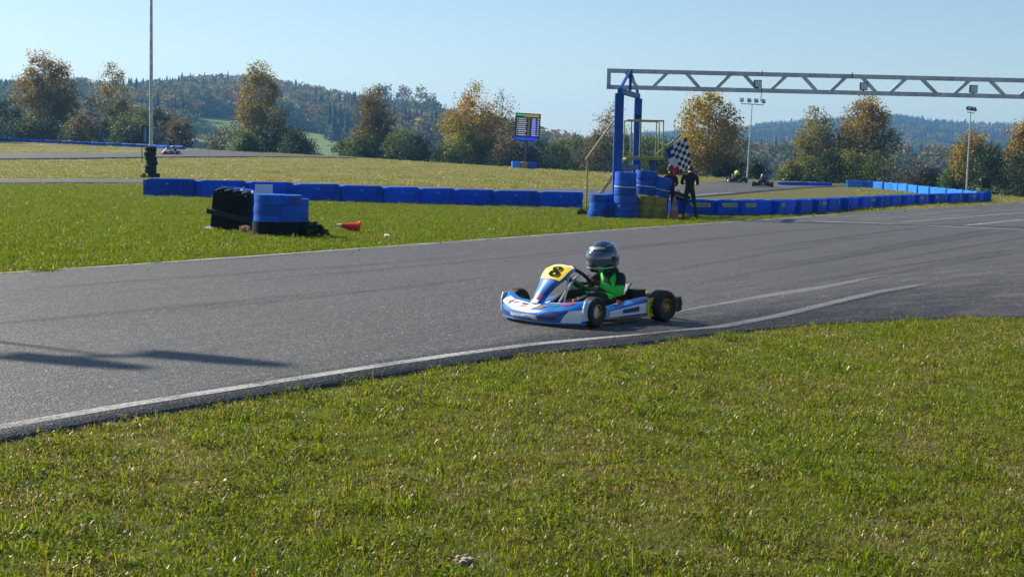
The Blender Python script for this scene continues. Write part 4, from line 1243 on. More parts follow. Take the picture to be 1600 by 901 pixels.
# chequered flag on its staff
def flag():
    d = 46.3
    A, B = at(1025.5, 241, d), at(1064, 211, d)
    g = stand(1028, 330, d)
    root = empty('chequered_flag', A, 0, 'black and white chequered flag with blue, white and red corner patches on a yellow staff', 'flag')
    rel = lambda p: Vector(p) - A
    b = MB(); b.tube([rel(A), rel(B)], .022, 8); b.build('staff', M_YRAIL, root)
    TL, TR, BR, BL = at(1040, 234, d - .05), at(1073.5, 214, d - .05), at(1081.5, 262, d - .05), at(1053, 273, d - .05)
    nu, nv, sub = 6, 8, 2
    U, V = nu * sub, nv * sub
    vs, cols = [], []
    for i in range(U + 1):
        for j in range(V + 1):
            u, v = i / U, j / V
            p = (TL * (1 - u) + TR * u) * (1 - v) + (BL * (1 - u) + BR * u) * v
            p = p + Vector((.012 * math.sin(9 * v + 3 * u), .05 * math.sin(6 * u + 4 * v) * (.2 + v), .03 * v * math.sin(math.pi * u) * -1))
            vs.append(rel(p))
    cloth = MB(); mats = [M_FW, M_FK, M_FB, M_FR, M_FG]
    n0 = len(vs); cloth.v = [tuple(v) for v in vs]
    for i in range(U):
        for j in range(V):
            ci, cj = i // sub, j // sub
            if ci < 2: m = 2 if cj < 3 else 0 if cj < 6 else 3
            else: m = 1 if (ci + cj) % 2 else 0
            if ci == 1 and cj < 2: m = 1 if (ci + cj) % 2 else 0
            a = i * (V + 1) + j
            cloth.f.append((a, a + V + 1, a + V + 2, a + 1)); cloth.mi.append(m)
    o = cloth.build('cloth', mats, root, True, sharp=180)
    sd = o.modifiers.new('thickness', 'SOLIDIFY'); sd.thickness = .004
M_FW = simple('flag_white', (.62, .64, .68), .8, var=.06, transl=.25)
M_FK = simple('flag_black', (.03, .032, .04), .8, var=.1, transl=.15)
M_FB = simple('flag_blue', (.02, .02, .22), .8, var=.1, transl=.25)
M_FR = simple('flag_red', (.50, .02, .02), .8, var=.1, transl=.3)
M_FG = simple('flag_grey', (.2, .2, .22), .8, var=.1, transl=.2)
flag()

# painted tyre bundles packed around the gantry foot
def bundle(x, y, d, r, h, mat, label, name='tyre_bundle', n=3, tilt=(0, 0), z0=0.0, strap=False, squash=1.0):
    g = stand(x, y, d) + Vector((0, 0, z0))
    o = empty(name, g, rnd.uniform(0, 6), label, 'tyres', 'painted tyre bundles at the gantry foot')
    o.rotation_euler = (tilt[0], tilt[1], 0)
    hh = h / n
    for k in range(n):
        b = MB(); rk = r * (1 + rnd.uniform(-.035, .035))
        M = Matrix.Translation((rnd.uniform(-.02, .02), rnd.uniform(-.02, .02), hh * (k + .5)))
        b.lathe(full_profile(rk, rk * .55, hh * 1.03), 30, M, closed=True); b.build('tyre', mat, o, True)
    if strap:
        b = MB(); rs = r * 1.015
        b.lathe([(rs, h * .36), (rs + .012, h * .36), (rs + .012, h * .40), (rs, h * .40)], 30, Matrix.Rotation(R(3), 4, 'X'), closed=True); b.build('strap', M_STRAP, o)
    return o
M_STRAP = simple('pale_strap', (.55, .58, .62), .6, var=.15)
bundle(937, 334, 44.8, .355, .72, M_BLUE_TYRE, 'short squat blue tyre bundle standing apart beside the stair foot', n=3)
bundle(951, 333, 45.6, .34, .74, M_BLUE_TYRE, 'blue tyre bundle squeezed behind the squat one against the gantry column', n=3)
bundle(978, 335.5, 44.5, .375, .72, M_BLUE_TYRE, 'lower blue tyre bundle with rope, bottom of the tallest blue pile', n=3)
bundle(976, 335.5, 44.5, .34, .70, M_BLUE_TYRE, 'upper blue tyre bundle with pale strap on the tallest blue pile', n=3, z0=.725, tilt=(0, .02), strap=True)
bundle(1007, 334, 44.9, .33, .72, M_YEL_TYRE, 'taller worn yellow tyre bundle under the blue ones', n=3, tilt=(0, .03))
bundle(1028, 334.5, 44.9, .28, .66, M_YEL_TYRE, 'narrower worn yellow tyre bundle next to the person with red-brown hair', n=3)
bundle(1006, 334, 45.0, .345, .74, M_BLUE_TYRE, 'blue tyre bundle with strap resting on the taller yellow bundle', n=3, z0=.745, tilt=(0, .07), strap=True)
bundle(1029, 334, 45.0, .29, .60, M_BLUE_TYRE, 'leaning blue tyre bundle with strap on the narrower yellow bundle', n=3, z0=.70, tilt=(0, .20), strap=True)

# traffic cones
def cone(loc, h, label, mats, rot=(0, 0, 0)):
    o = empty('traffic_cone', loc, 0, label, 'cone'); o.rotation_euler = rot
    r0 = h * .24
    b = MB(); b.loft([[Vector((x, y, z)) for x, y in rr_plan(h * .56 * s, h * .56 * s, .04)] for z, s in ((0, 1), (.025, 1), (.035, .95))]); b.build('base', mats[0], o, True)
    def rad(t): return r0 * (1 - t) + h * .045 * t
    for k, (t0, t1, m) in enumerate(((.03, .40, mats[0]), (.40, .62, mats[1]), (.62, .80, mats[0] if len(mats) < 3 else mats[2]), (.80, 1.0, mats[3] if len(mats) > 3 else mats[1]))):
        b = MB(); b.lathe([(rad(t0), h * t0), (rad(t1), h * t1), (rad(t1) * .8, h * t1 - .002), (rad(t0) * .8, h * t0 + .002)], 22, closed=True); b.build('band', m, o, True)
    return o
M_ORANGE = simple('cone_orange', (.80, .045, .015), .45, var=.15, transl=.3)
M_CWHITE = simple('cone_white', (.72, .70, .68), .5, var=.1, transl=.15)
M_CFADE = simple('faded_orange', (.36, .10, .05), .7, var=.3)
M_CFADEW = simple('faded_band', (.26, .24, .20), .7, var=.3)
g = P(561, 364.5)
cone(g + Vector((.02, 0, .11)), .47, 'bright orange cone with white tip lying on its side in the grass', [M_ORANGE, M_ORANGE, M_ORANGE, M_CWHITE], (0, R(-84), R(6)))
g = stand(1053, 338.5, 44.6)
cone(g, .70, 'faded upright cone with pale bands between the two people in black', [M_CFADE, M_CFADEW])

# ------------------------------------------------------------------ tyre block in the grass
def tyre_blocks():
    g = P(436, 369)
    o = empty('belted_tyre_stack', g, 0, 'blue painted tyre stack with black rubber belt around its foot', 'tyres')
    d = g.y; pm = FPX / d
    r = .31
    cs = [(0.0, 0.0), (.16, .16), (.40, .22)]
    lx = at(396, 340, d).x - g.x; rx = at(478, 340, d).x - g.x
    hs = 65 / pm
    cs = [(lx + r, 0.0, 1.0), (lx + r + .27, .10, .99), (rx - r + .03, .22, .90)]
    for cx, cy, hk in cs:
        for k in range(4):
            b = MB(); hh = hs * hk / 4; rk = r * (1 + rnd.uniform(-.03, .02)) * (1 if k else 1.0)
            b.lathe(full_profile(rk, r * .6, hh * 1.05), 32, Matrix.Translation((cx + rnd.uniform(-.01, .01), cy, hh * (k + .5))), closed=True)
            b.build('tyre', M_BLUE_TYRE, o, True)
    # belt hugging the three stacks
    pts = []
    for a in np.linspace(0, 2 * math.pi, 64, endpoint=False):
        dv = np.array([math.cos(a), math.sin(a)])
        c = max(cs, key=lambda q: q[0] * dv[0] + q[1] * dv[1])
        pts.append((c[0] + (r * 1.05) * dv[0], c[1] + (r * 1.05) * dv[1]))
    b = MB(); zb = hs * .36
    b.loft([[Vector((x, y, z)) for x, y in pts] for z in (-.03, zb)], cap=False)
    b.loft([[Vector((x * .99, y * .99, z)) for x, y in pts] for z in (zb, -.03)], cap=False)
    b.build('rubber_belt', M_RUBBER, o, True, sharp=60)
    # second block: black tyre wall clamped between boards, tilted away
    gl = P(357, 361)
    q = empty('tyre_wall_block', gl, 0, 'leaning black tyre block with a wooden plank bolted across it', 'tyres')
    q.rotation_euler = (R(6), R(7), R(-9))
    w = 62 / pm; h = 60 / pm
    src = None
    for i in range(4):
        for k in range(4):
            b = MB(); rr = w / 6.5
            M = Matrix.Translation((-w / 2 + rr + i * (w - 2 * rr) / 3, .12, h * .08 + k * h * .26 + .07)) @ Matrix.Rotation(R(90 + rnd.uniform(-8, 8)), 4, 'X') @ Matrix.Rotation(rnd.uniform(0, 6), 4, 'Z')
            b.lathe(tyre_profile(rr * 1.04, rr * .5, .2), 20, M, closed=True); b.build('tyre', M_RUBBER, q, True)
    for k in range(9):
        b = MB(); b.box((-w / 2 + w * (k + .5) / 9, .30, h * .5), (w / 9 * .93, .05, h * .98 + .04 * (k % 3)), rot=Matrix.Rotation(R(rnd.uniform(-1, 1)), 3, 'Y')); b.build('back_board', M_WOOD, q)
    for i in range(3):
        b = MB(); b.lathe(tyre_profile(.27, .15, .2), 26, Matrix.Translation((-w * .22 + i * w * .30, .48, h * .90)) @ Matrix.Rotation(R(4), 4, 'X'), closed=True); b.build('tyre', M_BLUE_TYRE, q, True)
        for k in range(3):
            b = MB(); b.lathe(tyre_profile(.27, .15, .2), 22, Matrix.Translation((-w * .22 + i * w * .30, .48, h * .90 - .2 * (k + 1))), closed=True); b.build('tyre', M_BLUE_TYRE, q, True)
    for k in range(7):
        x0 = -w / 2 + w * k / 7
        b = MB(); b.loft([[Vector((x0 + w / 7 * t, -.015 + yy, zz * h + (.02 * math.sin(5 * (k + t)) if zz > .5 else 0))) for t in (0, .25, .5, .75, 1)] + [Vector((x0 + w / 7 * t, -.003 + yy, zz * h)) for t in (1, .75, .5, .25, 0)] for zz, yy in ((-.02, -.0), (.3, .012 * (k % 3)), (.7, -.01), (1.02, .01 * (k % 2)))])
        b.build('rubber_strip', M_RUBBER, q)
    b = MB(); b.box((-.02, -.06, h * .44), (w * 1.16, .05, .095), rot=Matrix.Rotation(R(4), 3, 'Y')); b.build('plank', M_WOOD, q, bevel=.006)
    b = MB(); b.box((-w * .46, -.10, .02), (.16, .26, .03)); b.build('foot_plate', M_GALV, q, bevel=.005)
    b = MB(); b.tube([(.10, .34, h * .9), (.10, .34, h + .12)], .02, 8); b.build('steel_stub', M_GALV, q)
    # pale board stood behind the stacks
    dd = d + .75
    a, c = at(399, 289, dd), at(426, 304, dd)
    gz = stand(412, 360, dd)
    s = empty('blank_board', gz, 0, 'blank pale grey board sticking up behind the blue tyre stack', 'board')
    b = MB(); b.box((0, 0, (a.z + c.z) / 2 - gz.z - .06), (c.x - a.x, .02, a.z - c.z + .14)); b.build('panel', M_GREYB, s, bevel=.004)
    b = MB(); b.tube([(0, .03, -.05), (0, .03, c.z - gz.z + .12)], .02, square=True); b.build('stake', M_WOOD, s)
tyre_blocks()

# weeds, clods and litter in the grass
def weed(x, y, hpx, wpx, label, seed, top, bottom, clumps=26, leaf=.035, name='weed'):
    g = P(x, y); d = g.y
    H, W = hpx * d / FPX, wpx * d / FPX
    rng = np.random.default_rng(seed)
    o = empty(name, g, 0, label, 'weed')
    c, p, k = crown_points(rng, BUSH, H, W, clumps, 26, H * .11, .3)
    v, f = leaf_quads(p, leaf, rng)
    link('foliage', raw_mesh('foliage', v, f, M_LEAF, False, np.repeat(pick_colors(rng, p[:, 2] / H, k, len(c), top, bottom), 4, 0)), o)
    t = MB()
    for e in c[:14]: t.tube([(0, 0, -.02), (e[0] * .4, e[1] * .4, e[2] * .6), tuple(e)], [.006, .004, .002], 4)
    t.build('stem', M_BARK, o)
weed(492, 371, 24, 36, 'dark leafy weed growing against the belted blue tyre stack', 61, (.05, .075, .018), (.03, .045, .012))
weed(226, 279, 9, 12, 'small weed at the foot of the piled black tyres', 62, (.06, .08, .02), (.05, .06, .02), 12)
weed(378, 366, 10, 24, 'pale dry weed at the foot of the leaning black tyre block', 63, (.30, .24, .16), (.20, .16, .10), 12, .02)
weed(909, 336, 11, 26, 'green weed tuft at the foot of the gantry stairs', 64, (.07, .10, .02), (.05, .07, .02), 14)

def lump(name, x, y, size, label, cat, mat, seed):
    r = random.Random(seed); bm = bmesh.new(); bmesh.ops.create_icosphere(bm, subdivisions=3, radius=1)
    for v in bm.verts:
        n = v.co.normalized(); k = 1 + .28 * math.sin(5 * n.x + seed) * math.sin(6 * n.y + 2) + .16 * math.sin(13 * n.z + 9 * n.x) + r.uniform(-.07, .07)
        v.co = Vector((n.x * size * k, n.y * size * k, n.z * size * .62 * k))
    me = bpy.data.meshes.new(name); bm.to_mesh(me); bm.free(); me.materials.append(mat)
    o = link(name, me); o.location = P(x, y) + Vector((0, 0, size * .55)); return tag(o, label, cat)
M_CLOD = simple('dry_clod', (.40, .30, .22), .95, var=.5, scale=60)
lump('mushroom_clod', 722, 884, .034, 'pale brown crumbly clod half sunk in the near grass', 'clod', M_CLOD, 3)
lump('dry_leaf_clod', 500, 806, .020, 'small dry brown clod lying in the near grass between straw', 'clod', M_CLOD, 5)
lump('white_stone', 605, 372, .06, 'white stone in the grass close to the fallen cone', 'stone', M_WHITE, 8)

# crumbs of tyre rubber swept along the track edges
def crumbs():
    r = np.random.default_rng(91); V, F = [], []
    n = 0
    spots = []
    for _ in range(700):
        t = r.random(); i = int(t * (len(FAR_EDGE) - 1)); e = FAR_EDGE[i]; q = NEAR_EDGE[i]
        s = min(.9, abs(r.normal(0, .07)))
        p = e + (q - e) * s
        if r.random() < .06: p = e + (q - e) * r.random()
        spots.append(p)
    base = np.array([[-1, -1, 0], [1, -1, 0], [1, 1, 0], [-1, 1, 0], [-.6, -.5, 1], [.6, -.6, 1], [.5, .6, 1], [-.6, .5, 1]], float)
    ff = np.array([[0, 1, 5, 4], [1, 2, 6, 5], [2, 3, 7, 6], [3, 0, 4, 7], [4, 5, 6, 7], [3, 2, 1, 0]])
    for p in spots:
        s = r.uniform(.003, .009) * (1 + .02 * p[1]); a = r.uniform(0, 6.28)
        v = base * np.array([s * r.uniform(.8, 2.5), s, s * .7]) + r.normal(0, s * .2, (8, 3))
        v = np.stack([v[:, 0] * math.cos(a) - v[:, 1] * math.sin(a), v[:, 0] * math.sin(a) + v[:, 1] * math.cos(a), v[:, 2]], 1)
        V.append(v + np.array([p[0], p[1], float(ground_z(p[0], p[1])) + .032])); F.append(ff + n); n += 8
    me = raw_mesh('rubber_crumbs', np.vstack(V), np.vstack(F), M_RUBBER)
    tag(link('rubber_crumbs', me), 'black tyre rubber crumbs scattered along the track edges', 'rubber crumbs', kind='stuff')
crumbs()
# ------------------------------------------------------------------ people
def skin_body(name, joints, bones, mats, mat_of, parent, root_joint, sub=2, loc=None):
    """one continuous body grown over a posed skeleton; joints: name -> (x, y, z, radius or (rx, ry))"""
    names = list(joints)
    me = bpy.data.meshes.new(name)
    me.from_pydata([joints[k][:3] for k in names], [(names.index(a), names.index(b)) for a, b in bones], [])
    tmp = bpy.data.objects.new(name, me)
    ts = bpy.data.scenes.new('tmp'); ts.collection.objects.link(tmp)
    sk = tmp.modifiers.new('skin', 'SKIN'); sk.use_smooth_shade = True; sk.branch_smoothing = .6
    for i, k in enumerate(names):
        r = joints[k][3]; sv = me.skin_vertices[0].data[i]
        sv.radius = r if isinstance(r, tuple) else (r, r); sv.use_root = (k == root_joint)
    ss = tmp.modifiers.new('sub', 'SUBSURF'); ss.levels = sub; ss.render_levels = sub
    vl = ts.view_layers[0]; vl.update()
    ev = tmp.evaluated_get(vl.depsgraph)
    out = bpy.data.meshes.new_from_object(ev)
    out.name = name
    bpy.data.scenes.remove(ts); bpy.data.objects.remove(tmp); bpy.data.meshes.remove(me)
    out.materials.clear()
    for m in mats: out.materials.append(m)
    # cloth, gloves and skin follow the nearest bone
    A = np.array([joints[a][:3] for a, b in bones]); B = np.array([joints[b][:3] for a, b in bones])
    for p in out.polygons:
        c = np.array(p.center); ab = B - A
        t = np.clip(np.sum((c - A) * ab, 1) / np.maximum(np.sum(ab * ab, 1), 1e-9), 0, 1)
        dd = np.linalg.norm(c - (A + ab * t[:, None]), axis=1); k = int(np.argmin(dd))
        p.material_index = mat_of(bones[k], float(t[k]), c); p.use_smooth = True
    return link(name, out, parent)

M_CLOTHK = simple('black_cloth', (.010, .010, .012), .85, var=.4, scale=12)
M_JEANS = simple('dark_trousers', (.013, .014, .018), .85, var=.4, scale=12)
M_SKIN = simple('skin', (.42, .24, .17), .55, var=.12, scale=20)
M_HAIR = simple('red_brown_hair', (.12, .028, .018), .6, var=.4, scale=40)
M_HAIRD = simple('dark_hair', (.015, .012, .010), .6, var=.4, scale=40)
M_SHOE = simple('black_shoe', (.012, .012, .012), .5)

def hand_chain(j, bones, side, wrist, dirv, curl, size, fwd):
    """palm and five bent fingers grown from the wrist"""
    w = Vector(wrist); f = Vector(dirv).normalized(); c = Vector(curl).normalized(); s = f.cross(c).normalized() * side
    palm = w + f * size * .35; kn = w + f * size * .62
    j[fwd + 'palm'] = (*palm, (size * .17, size * .10)); bones.append((fwd + 'wrist', fwd + 'palm'))
    for i, (o, ln) in enumerate(((-.24, .40), (-.08, .47), (.08, .44), (.23, .34))):
        a = kn + s * size * o; b = a + f * size * ln * .5 + c * size * .07; e = b + f * size * ln * .22 + c * size * ln * .42
        for q, (p, r) in enumerate(((a, .062), (b, .055), (e, .045))):
            j['%sf%d%d' % (fwd, i, q)] = (*p, size * r)
        bones += [(fwd + 'palm', '%sf%d0' % (fwd, i)), ('%sf%d0' % (fwd, i), '%sf%d1' % (fwd, i)), ('%sf%d1' % (fwd, i), '%sf%d2' % (fwd, i))]
    a = w + f * size * .28 - s * size * .22 + c * size * .05; b = a + f * size * .24 - s * size * .12 + c * size * .10
    j[fwd + 't0'] = (*a, size * .065); j[fwd + 't1'] = (*b, size * .05)
    bones += [(fwd + 'palm', fwd + 't0'), (fwd + 't0', fwd + 't1')]

def standing(loc, rz, h, pose, hair_mat, label, long_hair):
    """person seen from behind; y+ is where they look"""
    root = empty('person', loc, rz, label, 'person')
    k = h / 1.75
    J = dict(pelvis=(0, 0, .93, (.165, .115)), waist=(0, .0, 1.08, (.145, .105)), chest=(0, .0, 1.28, (.185, .125)), neckb=(0, .01, 1.44, (.10, .085)),
             neck=(0, .03, 1.51, .055), head0=(0, .055, 1.60, (.078, .09)), head1=(0, .05, 1.69, (.075, .09)))
    J.update(pose['over'])
    B = [('pelvis', 'waist'), ('waist', 'chest'), ('chest', 'neckb'), ('neckb', 'neck'), ('neck', 'head0'), ('head0', 'head1')]
    for s, n in ((-1, 'l'), (1, 'r')):
        p = pose[n]
        J[n + 'sh'] = (*p['sh'], .075); J[n + 'el'] = (*p['el'], .052); J[n + 'wrist'] = (*p['wr'], .034)
        B += [('chest', n + 'sh'), (n + 'sh', n + 'el'), (n + 'el', n + 'wrist')]
        hand_chain(J, B, s, p['wr'], p['hd'], p['curl'], .17, n)
        J[n + 'hip'] = (*p['hip'], .098); J[n + 'kn'] = (*p['kn'], .066); J[n + 'calf'] = (*p['calf'], .058); J[n + 'an'] = (*p['an'], .042)
        J[n + 'heel'] = (p['an'][0], p['an'][1] - .03, .035, .04); J[n + 'toe'] = (p['an'][0] + s * .03, p['an'][1] + .17, .032, .035)
        B += [('pelvis', n + 'hip'), (n + 'hip', n + 'kn'), (n + 'kn', n + 'calf'), (n + 'calf', n + 'an'), (n + 'an', n + 'heel'), (n + 'heel', n + 'toe')]
    J = {a: (v[0] * k, v[1] * k, v[2] * k, tuple(q * k for q in v[3]) if isinstance(v[3], tuple) else v[3] * k) for a, v in J.items()}
    def mo(b, t, c):
        e = b[1]
        if e in ('head0', 'head1') or (e == 'neck' and t > .4): return 2
        if 'palm' in e or e[1:2] in ('f', 't') and e[-1:].isdigit(): return 2
        if e.endswith(('heel', 'toe')): return 3
        if e.endswith(('hip', 'kn', 'calf', 'an')): return 1
        return 0
    skin_body('body', J, B, [M_CLOTHK, M_JEANS, M_SKIN, M_SHOE], mo, root, 'pelvis')
    # hair cap and, where worn, a tied length of hair
    hc = Vector(J['head0'][:3]) * .35 + Vector(J['head1'][:3]) * .65
    bm = bmesh.new(); bmesh.ops.create_uvsphere(bm, u_segments=22, v_segments=14, radius=1)
    for v in list(bm.verts):
        n = v.co.copy(); r = 1 + .05 * math.sin(9 * n.x + 4 * n.z) + rnd.uniform(-.03, .03)
        v.co = Vector((n.x * .097 * r, n.y * .112 * r - .012, n.z * .125 * r + .012)) * k + hc
    bmesh.ops.delete(bm, geom=[v for v in bm.verts if v.co.y > hc.y + .045 * k and v.co.z < hc.z + .06 * k], context='VERTS')
    me = bpy.data.meshes.new('hair'); bm.to_mesh(me); bm.free(); me.materials.append(hair_mat)
    me.polygons.foreach_set('use_smooth', [True] * len(me.polygons)); o = link('hair', me, root)
    o.modifiers.new('thick', 'SOLIDIFY').thickness = .012
    if long_hair:
        b = MB(); p0 = hc + Vector((0, -.09, -.02)) * k
        b.tube([p0, p0 + Vector((0, -.05, -.09)) * k, p0 + Vector((.01, -.06, -.22)) * k, p0 + Vector((.02, -.045, -.33)) * k], [.05 * k, .062 * k, .05 * k, .012 * k], 10)
        b.build('hair_tail', hair_mat, root, True)
    # face: nose and ears
    b = MB(); f = hc + Vector((0, .085, -.03)) * k
    b.loft([[f + Vector((.018 * math.cos(a) * q, w2, .03 * math.sin(a) * q - w2 * .2)) * k for a in np.linspace(0, 6.283, 9)[:-1]] for q, w2 in ((1, -.01), (.75, .02), (.25, .035))]); b.build('nose', M_SKIN, root, True)
    for s in (-1, 1):
        b = MB(); e = hc + Vector((s * .083, .0, -.03)) * k
        b.loft([[e + Vector((s * x, .026 * math.cos(a) * q, .035 * math.sin(a) * q)) * k for a in np.linspace(0, 6.283, 11)[:-1]] for x, q in ((0, .8), (.012, 1), (.018, .7))]); b.build('ear', M_SKIN, root, True)
    return root

g = stand(1046, 338, 45.3)
standing(g, R(12), 1.66, dict(over={}, 
    l=dict(sh=(-.18, .0, 1.39), el=(-.26, .03, 1.13), wr=(-.20, .20, 1.02), hd=(.3, .8, -.1), curl=(.2, .3, -1), hip=(-.09, 0, .90), kn=(-.11, .05, .50), calf=(-.11, .01, .34), an=(-.12, -.02, .09)),
    r=dict(sh=(.18, .0, 1.39), el=(.24, .05, 1.13), wr=(.14, .22, 1.06), hd=(-.4, .8, .1), curl=(-.2, .3, -1), hip=(.09, 0, .90), kn=(.09, .03, .50), calf=(.09, 0, .34), an=(.10, -.02, .09))),
    M_HAIR, 'person in black with red-brown tied hair, seen from behind at the yellow tyre bundle', True)
g = stand(1076, 339.5, 45.0)
# head bowed over something held in both hands
standing(g, R(-8), 1.72, dict(over=dict(neckb=(0, .03, 1.44, (.105, .09)), neck=(0, .085, 1.49, .055), head0=(0, .15, 1.53, (.078, .09)), head1=(0, .20, 1.59, (.075, .09))),
    l=dict(sh=(-.20, .01, 1.39), el=(-.255, -.03, 1.13), wr=(-.20, .22, 1.12), hd=(.5, .7, .1), curl=(.3, .2, -1), hip=(-.095, 0, .90), kn=(-.13, .03, .50), calf=(-.15, 0, .34), an=(-.17, -.02, .09)),
    r=dict(sh=(.20, .01, 1.39), el=(.255, -.03, 1.13), wr=(.20, .22, 1.12), hd=(-.5, .7, .1), curl=(-.3, .2, -1), hip=(.095, 0, .90), kn=(.16, .02, .50), calf=(.20, -.01, .34), an=(.24, -.03, .09))),
    M_HAIRD, 'person in black with bowed head, seen from behind under the chequered flag', False)

# dark bag resting on the barrier between them
def bag():
    g = stand(1060, 334, 46.1) + Vector((0, 0, .53))
    o = empty('sports_bag', g, R(20), 'black bag with yellow trim lying on the blue blocks between the two people', 'bag')
    o.rotation_euler = (0, R(18), R(15))
    b = MB(); b.loft([[Vector((x, .16 * q * math.cos(a), .02 + .13 + .13 * q * math.sin(a))) for a in np.linspace(0, 6.283, 15)[:-1]] for x, q in ((-.32, .6), (-.29, .95), (-.1, 1.05), (.1, 1.0), (.29, .95), (.32, .6))]); b.build('body', M_CLOTHK, o, True)
    for x in (-.12, .12):
        b = MB(); b.tube([(x, -.10, .26), (x, -.06, .34), (x, .06, .34), (x, .10, .26)], .014, 6); b.build('handle', M_CLOTHK, o)
    b = MB(); b.box((0, -.172, .14), (.5, .012, .03)); b.build('trim', M_STICK, o)
bag()

# ------------------------------------------------------------------ karts
M_KBLUE = simple('kart_blue', (.006, .125, .47), .3, var=.08, scale=6, coat=.4)
M_KNAVY = simple('kart_navy', (.012, .03, .14), .3, var=.1, coat=.4)
M_KYEL = simple('number_yellow', (.72, .52, .01), .35, var=.08, coat=.3)
M_NUM = simple('number_black', (.008, .008, .008), .9, spec=.05)
M_GOLD = simple('gold_rim', (.34, .19, .04), .35, metal=.7, var=.2)
M_PINK = simple('pink_decal', (.40, .04, .14), .4, var=.25)
M_OR = simple('orange_decal', (.45, .16, .05), .4, var=.25)
M_DGREEN = simple('green_decal', (.03, .30, .12), .4, var=.1)
M_RED = simple('red_paint', (.55, .02, .02), .35, var=.1)
M_ALU = simple('engine_alloy', (.22, .22, .23), .45, metal=.8, var=.4, scale=25)
M_SUITG = simple('suit_green', (.03, .62, .07), .75, var=.15, scale=25)
M_SUITK = simple('suit_black', (.014, .016, .020), .8, var=.4, scale=18)
M_GLOVE = simple('red_black_glove', (.10, .012, .012), .75, var=.6, scale=40)
M_HELM = simple('helmet_dark', (.022, .032, .055), .22, var=.25, scale=9, coat=.8)
M_HELMS = simple('helmet_silver', (.42, .45, .50), .3, metal=.4, var=.2, coat=.5)
M_HELMB = simple('helmet_blue_stripe', (.03, .16, .55), .25, coat=.6)
M_FLUO = simple('helmet_fluo', (.45, .75, .02), .35, var=.1)
M_KPURP = simple('kart_purple', (.12, .02, .16), .35, coat=.3)
M_SUITO = simple('suit_amber', (.50, .26, .04), .7)
M_SUITB = simple('suit_navy', (.010, .016, .045), .75)

def visor_mat():
    m, n, l, b = new_mat('visor')
    b.inputs['Base Color'].default_value = (.055, .08, .13, 1); b.inputs['Roughness'].default_value = .12
    b.inputs['Coat Weight'].default_value = 1.0; b.inputs['Specular IOR Level'].default_value = .8
    b.inputs['Transmission Weight'].default_value = .25
    return m
M_VISOR = visor_mat()

def digit8(par, origin, ux, uz, w, h, nrm, mat, th=.16):
    """figure 8 as two rounded outlines standing a little proud of the panel"""
    ux, uz, nrm, o = (Vector(v) for v in (ux, uz, nrm, origin)); ux.normalize(); uz.normalize(); nrm.normalize()
    def ringpath(cz, rh, rw):
        return [(rw * math.copysign(abs(math.cos(a)) ** .6, math.cos(a)), cz + rh * math.copysign(abs(math.sin(a)) ** .7, math.sin(a))) for a in np.linspace(0, 2 * math.pi, 25)[:-1]]
    b = MB(); t = th * w
    for cz, rh, rw in ((h * .235, h * .235, w * .42), (-h * .25, h * .25, w * .48)):
        out = ringpath(cz, rh, rw); inn = [(x * (1 - 2.2 * t / w), cz + (z - cz) * (1 - t / rh)) for x, z in out]
        V = [o + ux * x + uz * z + nrm * .003 for x, z in out] + [o + ux * x + uz * z + nrm * .003 for x, z in inn]
        n = len(out); b.add(V, [(i, (i + 1) % n, n + (i + 1) % n, n + i) for i in range(n)])
    return b.build('number', mat, par)

